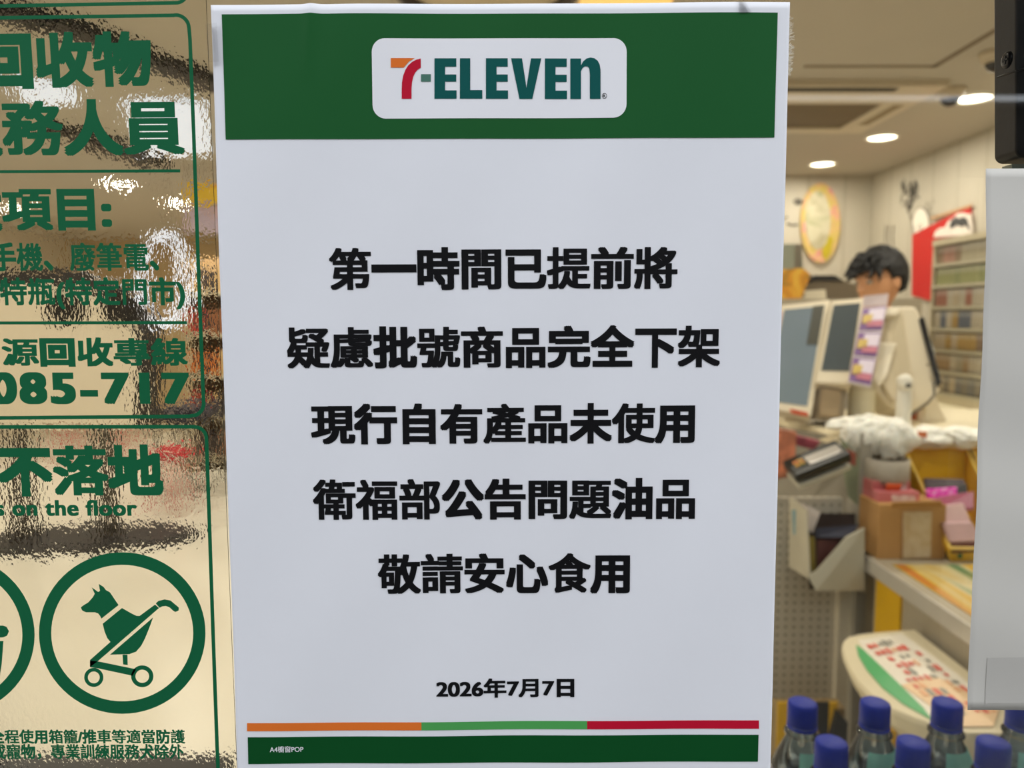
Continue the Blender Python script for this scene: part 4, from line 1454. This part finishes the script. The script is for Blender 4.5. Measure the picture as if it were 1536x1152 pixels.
MB().span((1.2, CAM.y + 3.85, 0), (2.05, CAM.y + 4.85, zk)).build('cabinet', M_GREYP, rk)

# ------------------------------------------------------------------ ceiling fittings
zc = CEIL_Z - 0.001
M_GROOVE = mat('groove_shadow', (120, 106, 84), 0.8)
hatch = thing('ceiling_hatch', 'large ceiling hatch outlined by a thin groove above the air conditioner', 'hatch', (1.4, 2.4, zc))
a, b = Pz(1207, 98, CEIL_Z), Pz(1408, 98, CEIL_Z)
MB().span((a.x - 0.8, a.y - 1.4, CEIL_Z - 0.003), (b.x - 0.03, a.y - 0.012, CEIL_Z)).build('hatch_panel', M_CEIL, hatch)
MB().span((a.x, a.y - 0.012, CEIL_Z - 0.004), (b.x - 0.002, a.y + 0.018, CEIL_Z)).build('groove', M_GROOVE, hatch)
MB().span((b.x - 0.03, a.y - 1.4, CEIL_Z - 0.004), (b.x, a.y + 0.018, CEIL_Z)).build('groove', M_GROOVE, hatch)

ac = thing('air_conditioner', 'square cassette air conditioner set in the ceiling right of the notice', 'air conditioner', (1.4, 3.6, zc))
n0, n1 = Pz(1425, 119, CEIL_Z), Pz(1255, 192, CEIL_Z)
AX1 = n0.x
AX0 = AX1 - 0.98
AY0, AY1 = n0.y, n1.y
M_AC = mat('cassette_cream', (206, 194, 170), 0.45)
mb = MB()
T = 0.03
mb.span((AX0, AY0, CEIL_Z - T), (AX1, AY0 + 0.30, CEIL_Z)).span((AX0, AY1 - 0.10, CEIL_Z - T), (AX1, AY1, CEIL_Z))
mb.span((AX0, AY0 + 0.30, CEIL_Z - T), (AX0 + 0.1, AY1 - 0.10, CEIL_Z)).span((AX1 - 0.16, AY0 + 0.30, CEIL_Z - T), (AX1, AY1 - 0.10, CEIL_Z))
mb.build('casing', M_AC, ac)
s0 = Pz(1345, 134, CEIL_Z - T)
MB().span((AX0 + 0.12, s0.y - 0.025, CEIL_Z - T - 0.003), (s0.x, s0.y + 0.03, CEIL_Z - T)).build('outlet_slot', mat('slot_dark', (34, 28, 20), 0.6), ac)
MB().span((AX0 + 0.1, AY0 + 0.30, CEIL_Z - 0.02), (AX1 - 0.16, AY1 - 0.10, CEIL_Z - 0.004)).build('intake_grille', mat('grille_brown', (108, 92, 66), 0.6), ac)
MB().span((AX1 - 0.10, AY0 + 0.32, CEIL_Z - T - 0.003), (AX1 - 0.05, AY1 - 0.2, CEIL_Z - T)).build('outlet_slot', mat('slot_tan', (150, 134, 104), 0.6), ac)

M_DW = mat('camera_white', (206, 192, 166), 0.4)
M_DOME = mat('dome_smoke', (34, 30, 26), 0.12)
pd = None
for (px, py, wpx, lab) in ((1426, 134, 40, 'white dome security camera touching the bright downlight'), (1496, 78, 44, 'white dome security camera beside the black lock box')):
    q = Pz(px, py, CEIL_Z)
    if pd is None:
        pd = thing('dome_camera', lab, 'security camera', (q.x, q.y, CEIL_Z), 'dome cameras on the ceiling')
        MB().lathe([(0.066, 0), (0.066, -0.012), (0.060, -0.032), (0.050, -0.038)], q, 32, True).build('mount', M_DW, pd, True)
        MB().ball(q + Vector((0, 0, -0.040)), (0.045, 0.045, 0.042), 28, 14).build('dome', M_DOME, pd, True)
        MB().lathe([(0.046, -0.036), (0.052, -0.040), (0.052, -0.046), (0.046, -0.047)], q, 32, False).build('ring', M_DW, pd, True)
    else:
        dup(pd, (q.x, q.y, CEIL_Z), lab)

# round ceiling fitting whose lower rim shows above the notice
q = Pz(730, -40, CEIL_Z)
rl = thing('round_ceiling_lamp', 'broad round ceiling lamp with dark rim just above the notice', 'ceiling light', (q.x, q.y, CEIL_Z))
MB().lathe([(0.30, 0), (0.30, -0.06), (0.28, -0.065), (0.27, -0.02)], q, 64, False).build('rim', mat('lamp_dark_rim', (52, 40, 28), 0.4), rl, True)
MB().lathe([(0.27, -0.03), (0.2, -0.05), (0.001, -0.055)], q, 48, False).build('diffuser', mat('lamp_tan', (206, 190, 160), 0.5), rl, True)
q0, q1 = Pz(868, 6, CEIL_Z), Pz(1006, -6, CEIL_Z)
yl = thing('amber_ceiling_panel', 'warm amber ceiling lamp panel right above the notice', 'ceiling light', (q0.x, q0.y, CEIL_Z))
MB().span((q0.x, q0.y - 0.12, CEIL_Z - 0.03), (q1.x, q0.y + 0.05, CEIL_Z)).build('panel', mat('amber_glow', (255, 206, 120), emit=0.7), yl)

# ------------------------------------------------------------------ left part of the shop, seen through the sticker
lpq = [Pz(185, 150, CEIL_Z), Pz(305, 150, CEIL_Z), Pz(318, 226, CEIL_Z), Pz(215, 226, CEIL_Z)]
lp_ = thing('ceiling_light_panel', 'bright white ceiling light panel seen through the sticker upper right', 'ceiling light', (lpq[0] + lpq[2]) / 2)
MB().prism([p - Vector((0, 0, 0.02)) for p in lpq], (0, 0, 0.02)).build('diffuser', mat('panel_glow', (214, 222, 240), emit=0.7), lp_)
lq2 = [Pz(20, 118, CEIL_Z), Pz(110, 122, CEIL_Z), Pz(118, 152, CEIL_Z), Pz(36, 150, CEIL_Z)]
lp2 = thing('ceiling_light_panel', 'bright white ceiling light panel seen through the sticker upper left', 'ceiling light', (lq2[0] + lq2[2]) / 2)
MB().prism([p - Vector((0, 0, 0.02)) for p in lq2], (0, 0, 0.02)).build('diffuser', MATS['panel_glow'], lp2)
M_RAIL = mat('rail_black', (30, 26, 22), 0.5)
for pts, lab, wd_ in (([(-60, 18), (60, 36), (180, 78), (330, 138)], 'long dark ceiling rail behind the top of the sticker', 0.07),
                      ([(60, 196), (140, 215), (230, 250)], 'short dark ceiling rail below the bright panel behind the sticker', 0.10)):
    mb = MB()
    qs = [Pz(x, y, CEIL_Z - 0.04) for x, y in pts]
    for i in range(len(qs) - 1):
        u = (qs[i + 1] - qs[i]).normalized()
        sd = Vector((-u.y, u.x, 0)) * wd_
        mb.prism([qs[i] + sd, qs[i + 1] + sd, qs[i + 1] - sd, qs[i] - sd], (0, 0, 0.04))
    tag(mb.build('ceiling_rail', M_RAIL), lab, 'rail')
DK = 5.2
kb = Pz(90, 815, 0)
ks = thing('arched_display', 'big round topped white display with dark rim and two dark windows behind the sticker', 'display', (kb.x, kb.y, 0))
dk = kb.y - CAM.y
outer = [(-110, 640), (-110, 520)] + arc(65, 520, 165, 118, 180, 360, 24) + [(226, 640)]
inn = [(-88, 640), (-88, 520)] + arc(65, 522, 143, 96, 180, 360, 24) + [(206, 640)]
MB().prism([P(x, y, dk) for x, y in outer], (0, 0.12, 0)).build('dark_shell', mat('shell_dark', (36, 32, 30), 0.5), ks)
MB().prism([P(x, y, dk - 0.02) for x, y in inn], (0, 0.02, 0)).build('face_panel', mat('display_white', (226, 216, 196), 0.4), ks)
for x in (97, 182):
    MB().prism([P(a, b, dk - 0.035) for a, b in arc(x, 462, 24, 26, 0, 360, 24)[:-1]], (0, 0.015, 0)).build('dark_window', mat('window_black', (20, 18, 18), 0.3), ks)
for x in (22, 150):
    p = P(x, 640, dk)
    MB().span((p.x - 0.04, p.y, 0.02), (p.x + 0.04, p.y + 0.08, p.z + 0.02)).build('post', mat('post_dark', (60, 54, 46), 0.5), ks)
mb = MB()
bc = Pz(120, 812, 0)
mb.rings([[Vector((bc.x + 0.75 * s * math.cos(a * PI / 24), bc.y + 0.30 * s * math.sin(a * PI / 24) + 0.12 * s * math.cos(a * PI / 24), z)) for a in range(48)] for s, z in ((1, 0.0), (1, 0.03), (0.96, 0.04))])
mb.build('base_plate', mat('base_black', (34, 30, 28), 0.5), ks)
# added glowing oval ring standing in for refracted light, then signs on cords
dr = 6.0
M_CORD = mat('sign_cord', (120, 112, 100), 0.6)
rs_ = thing('refracted_light_ring', 'added glowing white oval ring standing in for refracted light behind the bracketed text', 'sign', P(246, 420, dr))
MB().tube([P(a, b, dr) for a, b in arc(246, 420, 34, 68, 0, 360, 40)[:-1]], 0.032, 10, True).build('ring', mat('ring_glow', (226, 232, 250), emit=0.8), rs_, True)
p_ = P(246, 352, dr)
MB().tube([p_, Vector((p_.x, p_.y, CEIL_Z))], 0.004, 6).build('cord', M_CORD, rs_)  # added cord that holds up the refracted-light ring
sg_ = thing('hanging_sign', 'yellow and red sign hanging at the sticker edge', 'sign', P(309, 304, 5.5))
slab('board', [P(284, 276, 5.5), P(334, 276, 5.5), P(334, 304, 5.5), P(284, 304, 5.5)], 0.03, mat_mottle('sign_yellow_red', [(236, 190, 30), (240, 200, 40), (214, 80, 40)], 5, 0.4), sg_)
for x in (290, 328):
    p_ = P(x, 276, 5.515)
    MB().tube([p_, Vector((p_.x, p_.y, CEIL_Z))], 0.004, 6).build('cord', M_CORD, sg_)
sg_ = thing('hanging_sign', 'pale lilac sign hanging just below the yellow one', 'sign', P(309, 350, 5.6))
slab('board', [P(282, 307, 5.6), P(334, 307, 5.6), P(334, 350, 5.6), P(282, 350, 5.6)], 0.03, mat_mottle('sign_lilac', [(220, 196, 200), (196, 180, 206), (226, 180, 160)], 5, 0.4), sg_)
for x in (290, 328):
    p_ = P(x, 307, 5.615)
    MB().tube([p_, Vector((p_.x, p_.y, CEIL_Z))], 0.004, 6).build('cord', M_CORD, sg_)

# shelves of goods along the back, and the eating corner
gn = thing('goods_shelf', 'tall shelf of orange and brown goods at the sticker right edge', 'shelf', (P(310, 560, 7.4).x, 7.1, 0))
gx0, gx1 = P(276, 480, 7.4).x, P(350, 480, 7.4).x
gy = CAM.y + 7.4
MB().span((gx0, gy + 0.35, 0), (gx1, gy + 0.38, 2.1)).build('back_panel', mat('shelf_back', (170, 140, 100), 0.6), gn)
zs_ = [0.15, 0.55, 0.95, 1.35, 1.75]
for z in zs_:
    MB().span((gx0, gy, z - 0.03), (gx1, gy + 0.35, z)).build('shelf', M_RACK, gn)
for x in (gx0, gx1 - 0.03):
    MB().span((x, gy, 0), (x + 0.03, gy + 0.35, 2.1)).build('upright', M_RACK, gn)
gcol = [('orange', (206, 118, 52)), ('brown', (150, 96, 60)), ('red', (176, 60, 48)), ('tan', (206, 172, 120)), ('dark', (60, 50, 48))]
rng = random.Random(3)
gp = {}
for zi, z in enumerate(zs_):
    x = gx0 + 0.04
    while x + 0.09 < gx1 - 0.03:
        nm, c = gcol[rng.randrange(5)]
        lab = '%s goods box on the %s shelf of the rack behind the sticker' % (nm, ['lowest', 'second lowest', 'middle', 'second highest', 'highest'][zi])
        if nm not in gp:
            o = tag(MB().span((0, 0, 0), (0.082, 0.2, 0.24)).build('goods_box', mat('goods ' + nm, c, 0.5), None, bevel=0.004), lab, 'box', 'goods on the rear shelf')
            gp[nm] = o
        else:
            o = gp[nm].copy()
            COL.objects.link(o)
            o['label'] = lab
        o.location = (x, gy + 0.05, z)
        x += 0.09

M_RS = mat('stool_red', (200, 24, 40), 0.4)


def stool(label, loc, proto=None):
    if proto:
        return dup(proto, loc, label)
    l = Vector(loc)
    t = thing('stool', label, 'stool', loc, 'red stools in the eating corner')
    MB().lathe([(0.001, 0.43), (0.16, 0.43), (0.17, 0.445), (0.17, 0.465), (0.15, 0.475), (0.001, 0.475)], l, 32).build('seat', M_RS, t, True)
    for a in range(4):
        c, s = math.cos(a * PI / 2 + 0.6), math.sin(a * PI / 2 + 0.6)
        MB().tube([l + Vector((c * 0.11, s * 0.11, 0.435)), l + Vector((c * 0.17, s * 0.17, 0.0))], 0.012, 8).build('leg', M_RS, t, True)
    return t


q = Pz(258, 762, 0)
st0 = stool('red stool under the end of the sticker text about the floor', (q.x, q.y, 0))
stool('red stool left of the dark table, seen below the phone number', (P(182, 612, 8.0).x, CAM.y + 8.0, 0), st0)
stool('red stool farthest left behind the phone number', (P(100, 628, 8.0).x, CAM.y + 8.0, 0), st0)
td = 6.4
tt = P(260, 615, td)
tb = thing('dining_table', 'dark low table by the red stools behind the sticker', 'table', (tt.x, tt.y, 0))
zt2 = tt.z
MB().span((P(222, 620, td).x, tt.y, zt2 - 0.10), (P(300, 620, td).x, tt.y + 0.6, zt2)).build('table_top', mat('table_navy', (44, 46, 62), 0.4), tb, bevel=0.005)
for x in (P(228, 620, td).x, P(294, 620, td).x):
    for yv in (0.05, 0.55):
        MB().span((x - 0.02, tt.y + yv - 0.02, 0), (x + 0.02, tt.y + yv + 0.02, zt2 - 0.1)).build('leg', mat('table_leg_grey', (110, 104, 94), 0.4), tb)

# black and yellow crate low behind the bottles
cz = P(1215, 1050, 1.75)
cr_ = thing('striped_crate', 'black crate with yellow corners low behind the water bottles', 'crate', (cz.x, cz.y, cz.z - 0.5))
x0, x1 = P(1166, 1070, 1.75).x, P(1268, 1070, 1.75).x
MB().span((x0, cz.y, 0), (x1, cz.y + 0.05, P(1215, 1062, 1.75).z)).build('crate_body', mat('crate_tan', (150, 128, 86), 0.5), cr_, bevel=0.004)
for xa_, xb_, c in ((1166, 1196, 'y'), (1222, 1243, 'k'), (1243, 1256, 'y')):
    MB().span((P(xa_, 1070, 1.745).x, cz.y - 0.006, 0.1), (P(xb_, 1070, 1.745).x, cz.y - 0.001, P(1215, 1052, 1.75).z)).build('corner_strip', M_YEL if c == 'y' else mat('crate_black', (40, 38, 34), 0.5), cr_)
slab('dark_flap', [P(1256, 1066, 1.73), P(1272, 1084, 1.73), P(1270, 1130, 1.73), P(1240, 1130, 1.73)], 0.02, mat('crate_black', (40, 38, 34), 0.5), cr_)

# ------------------------------------------------------------------ the clerk
def skin_mesh(chain, root=0, sub=2):
    """chain: list of (position, radius, parent index)"""
    me = bpy.data.meshes.new('figure')
    me.from_pydata([c[0] for c in chain], [(c[2], i) for i, c in enumerate(chain) if c[2] is not None], [])
    o = bpy.data.objects.new('figure', me)
    COL.objects.link(o)
    sk_ = o.modifiers.new('skin', 'SKIN')
    for i, c in enumerate(chain):
        v = me.skin_vertices[0].data[i]
        r = c[1]
        v.radius = (r, r) if not isinstance(r, tuple) else r
        v.use_root = (i == root)
    ss = o.modifiers.new('sub', 'SUBSURF')
    ss.levels = sub
    ss.render_levels = sub
    dg = bpy.context.evaluated_depsgraph_get()
    dg.update()
    m2 = bpy.data.meshes.new_from_object(o.evaluated_get(dg))
    vs_ = [v.co.copy() for v in m2.vertices]
    fs_ = [tuple(p.vertices) for p in m2.polygons]
    bpy.data.objects.remove(o)
    bpy.data.meshes.remove(m2)
    return vs_, fs_


HD = 3.05
hc = P(1321, 421, HD)                       # head centre
yawf = math.radians(197)                    # faces left and a little towards the door
fw = Vector((math.cos(yawf), math.sin(yawf), 0))
rt = Vector((0, 0, 1)).cross(fw) * -1       # his right
foot = Vector((hc.x + 0.005, hc.y + 0.02, 0))


def B(f, r, u):
    return foot + fw * f + rt * r + Vector((0, 0, u))


hz = hc.z
nz_ = hz - 0.15
k = hz / 1.62
ch = [(B(0, 0, 0.95 * k), 0.115, None), (B(0.02, 0, 1.10 * k), 0.10, 0), (B(0.02, 0, 1.28 * k), 0.11, 1), (B(0.01, 0, 1.40 * k), 0.09, 2), (B(-0.01, 0, nz_), 0.055, 3), (B(-0.005, 0, nz_ + 0.07), 0.055, 4)]
for sg in (-1, 1):
    i = len(ch)
    ch += [(B(-0.005, sg * 0.13, 1.385 * k), 0.06, 3), (B(-0.005, sg * 0.19, 1.36 * k), 0.058, i), (B(0.04, sg * 0.225, 1.08 * k), 0.042, i + 1), (B(0.24, sg * 0.19, 0.99 * k), 0.032, i + 2),
           (B(0.29, sg * 0.18, 0.985 * k), 0.026, i + 3), (B(0.335, sg * 0.175, 0.975 * k), 0.03, i + 4)]
    j = len(ch)
    ch += [(B(0, sg * 0.09, 0.88 * k), 0.095, 0), (B(0.01, sg * 0.10, 0.50 * k), 0.06, j), (B(-0.01, sg * 0.105, 0.10), 0.042, j + 1), (B(0.0, sg * 0.107, 0.045), 0.04, j + 2), (B(0.14, sg * 0.115, 0.035), 0.032, j + 3)]
bv, bf = skin_mesh(ch)
fig = MB().add(bv, bf)
# fingers and thumbs
for sg in (-1, 1):
    pal0 = B(0.345, sg * 0.175, 0.975 * k)
    for n_, (ro, ln) in enumerate(((-0.03, 0.062), (-0.01, 0.072), (0.01, 0.068), (0.03, 0.052))):
        p0 = pal0 + rt * ro * 0.9 + fw * 0.01
        fv, ff = skin_mesh([(p0, 0.0095, None), (p0 + fw * ln * 0.5 + Vector((0, 0, -0.006)), 0.009, 0), (p0 + fw * ln * 0.8 + Vector((0, 0, -0.02)), 0.008, 1), (p0 + fw * ln * 0.95 + Vector((0, 0, -0.036)), 0.007, 2)], 0, 1)
        fig.add(fv, ff)
    p0 = pal0 - fw * 0.02 - rt * sg * 0.022
    fv, ff = skin_mesh([(p0, 0.011, None), (p0 + fw * 0.025 - rt * sg * 0.02, 0.0105, 0), (p0 + fw * 0.05 - rt * sg * 0.024, 0.0085, 1)], 0, 1)
    fig.add(fv, ff)
# head, tilted a little down
HR = Matrix((fw, rt, Vector((0, 0, 1)))).transposed() @ Matrix.Rotation(math.radians(10), 3, 'Y')


def head_fn(p, q):
    t = q.z
    r = p.copy()
    if t < 0:
        r.y *= 1 - 0.30 * (-t) ** 1.5
        r.x += 0.018 * (-t)
        if q.x < 0:
            r.x *= 1 - 0.38 * (-t)
    return r


fig.ball(hc, (0.094, 0.074, 0.115), 40, 28, HR, head_fn)


def hp(f, r, u):
    return hc + HR @ Vector((f, r, u))


fig.ball(hp(0.097, 0, -0.022), (0.018, 0.014, 0.014), 14, 10, HR)
fig.ball(hp(0.090, 0, 0.0), (0.012, 0.009, 0.030), 14, 10, HR)
fig.ball(hp(0.084, 0, 0.024), (0.012, 0.048, 0.010), 14, 10, HR)
fig.ball(hp(0.085, 0, -0.055), (0.014, 0.022, 0.008), 14, 10, HR)
fig.ball(hp(0.083, 0, -0.066), (0.014, 0.020, 0.008), 14, 10, HR)
fig.ball(hp(0.075, 0, -0.094), (0.016, 0.020, 0.014), 14, 10, HR)
for sg in (-1, 1):
    fig.ball(hp(-0.004, sg * 0.076, -0.008), (0.020, 0.008, 0.032), 14, 10, HR)
M_SKIN = mat('clerk_skin', (206, 152, 112), 0.5, 0.06, 20)
person = thing('person', 'person with short black hair bent over behind the cash register', 'person', foot)
bd_ = fig.build('body', M_SKIN, person, True)
rm = bd_.modifiers.new('remesh', 'REMESH')
rm.mode = 'VOXEL'
rm.voxel_size = 0.0055
rm.use_smooth_shade = True
sm = bd_.modifiers.new('smooth', 'SMOOTH')
sm.iterations = 3
for sg in (-1, 1):
    e_ = MB().ball(hp(0.0815, sg * 0.031, 0.006), (0.010, 0.015, 0.009), 16, 10, HR).build('eye', mat('eye_white', (180, 172, 160), 0.3), person, True)
    MB().ball(hp(0.0890, sg * 0.032, 0.005), (0.0035, 0.006, 0.006), 12, 8, HR).build('iris', mat('iris_dark', (20, 14, 10), 0.2), e_, True)
    MB().ball(hp(0.0905, sg * 0.032, 0.028), (0.006, 0.019, 0.004), 12, 8, HR).build('eyebrow', mat('hair_black', (14, 12, 11), 0.6), person, True)
MB().ball(hp(0.094, 0, -0.0605), (0.006, 0.020, 0.005), 12, 8, HR).build('lips', mat('lip_rose', (160, 92, 78), 0.5), person, True)


def hair_fn(p, q):
    o = Vector((3, 8, 1))
    f = 1.0 + 0.05 * noise.noise(q * 5 + o) + 0.05 * noise.noise(q * 13 + o)
    r = p * f
    if r.z < -0.015 and q.x > -0.25:
        r.z = -0.015 + (r.z + 0.015) * 0.02 + 0.01 * noise.noise(q * 9)
        r.x *= 0.86
        r.y *= 0.93
    if r.z < -0.075:
        r.z = -0.075 + 0.006 * noise.noise(q * 14)
        r.x *= 0.8
    if q.x > 0.3 and r.z < 0.05:
        r.z = max(r.z, 0.032 + 0.014 * noise.noise(q * 16))
        r.x *= 1.10
    return r


hm = MB().ball(hp(-0.008, 0, 0.022), (0.106, 0.088, 0.116), 72, 48, HR, hair_fn)
rng = random.Random(4)
for i in range(70):
    a = rng.uniform(-1.1, 1.1)
    el = rng.uniform(0.2, 1.0)
    d = Vector((math.cos(a) * math.cos(el), math.sin(a) * math.cos(el), math.sin(el)))
    p0 = hp(-0.008 + d.x * 0.095, d.y * 0.078, 0.022 + d.z * 0.105)
    p1 = p0 + HR @ Vector((0.020 + rng.uniform(0, 0.015), d.y * 0.02 + rng.uniform(-0.01, 0.01), rng.uniform(-0.015, 0.01)))
    p2 = p1 + HR @ Vector((0.014, d.y * 0.012, -0.016 - rng.uniform(0, 0.012)))
    hm.tube([p0, p1, p2], [0.010, 0.008, 0.002], 6)
hm.build('hair', MATS['hair_black'], person, True)
# uniform shirt, collar, trousers
sh_ = [(B(0, 0, 0.93 * k), 0.14, None), (B(0.02, 0, 1.10 * k), 0.125, 0), (B(0.02, 0, 1.28 * k), 0.13, 1), (B(0.0, 0, 1.385 * k), 0.105, 2), (B(0.015, 0, 1.425 * k), 0.075, 3)]
for sg in (-1, 1):
    i = len(sh_)
    sh_ += [(B(-0.005, sg * 0.135, 1.385 * k), 0.078, 3), (B(-0.005, sg * 0.195, 1.355 * k), 0.076, i), (B(0.02, sg * 0.215, 1.18 * k), 0.064, i + 1)]
v_, f_ = skin_mesh(sh_)
MB().add(v_, f_).build('shirt', mat('uniform_grey', (150, 150, 146), 0.8, 0.08, 60), person, True)
MB().tube([B(0.018 + 0.066 * math.cos(a * PI / 10), 0.066 * math.sin(a * PI / 10), 1.445 * k + 0.008 * math.cos(a * PI / 10)) for a in range(20)], 0.016, 8, True).build('collar', mat('collar_white', (226, 220, 208), 0.7), person, True)
tr = [(B(0, 0, 0.95 * k), 0.15, None)]
for sg in (-1, 1):
    j = len(tr)
    tr += [(B(0, sg * 0.09, 0.87 * k), 0.115, 0), (B(0.01, sg * 0.10, 0.50 * k), 0.085, j), (B(-0.01, sg * 0.105, 0.10), 0.07, j + 1)]
v_, f_ = skin_mesh(tr)
MB().add(v_, f_).build('trousers', mat('trousers_dark', (44, 44, 48), 0.8), person, True)

# ------------------------------------------------------------------ tidy
bpy.data.objects.remove(_to)
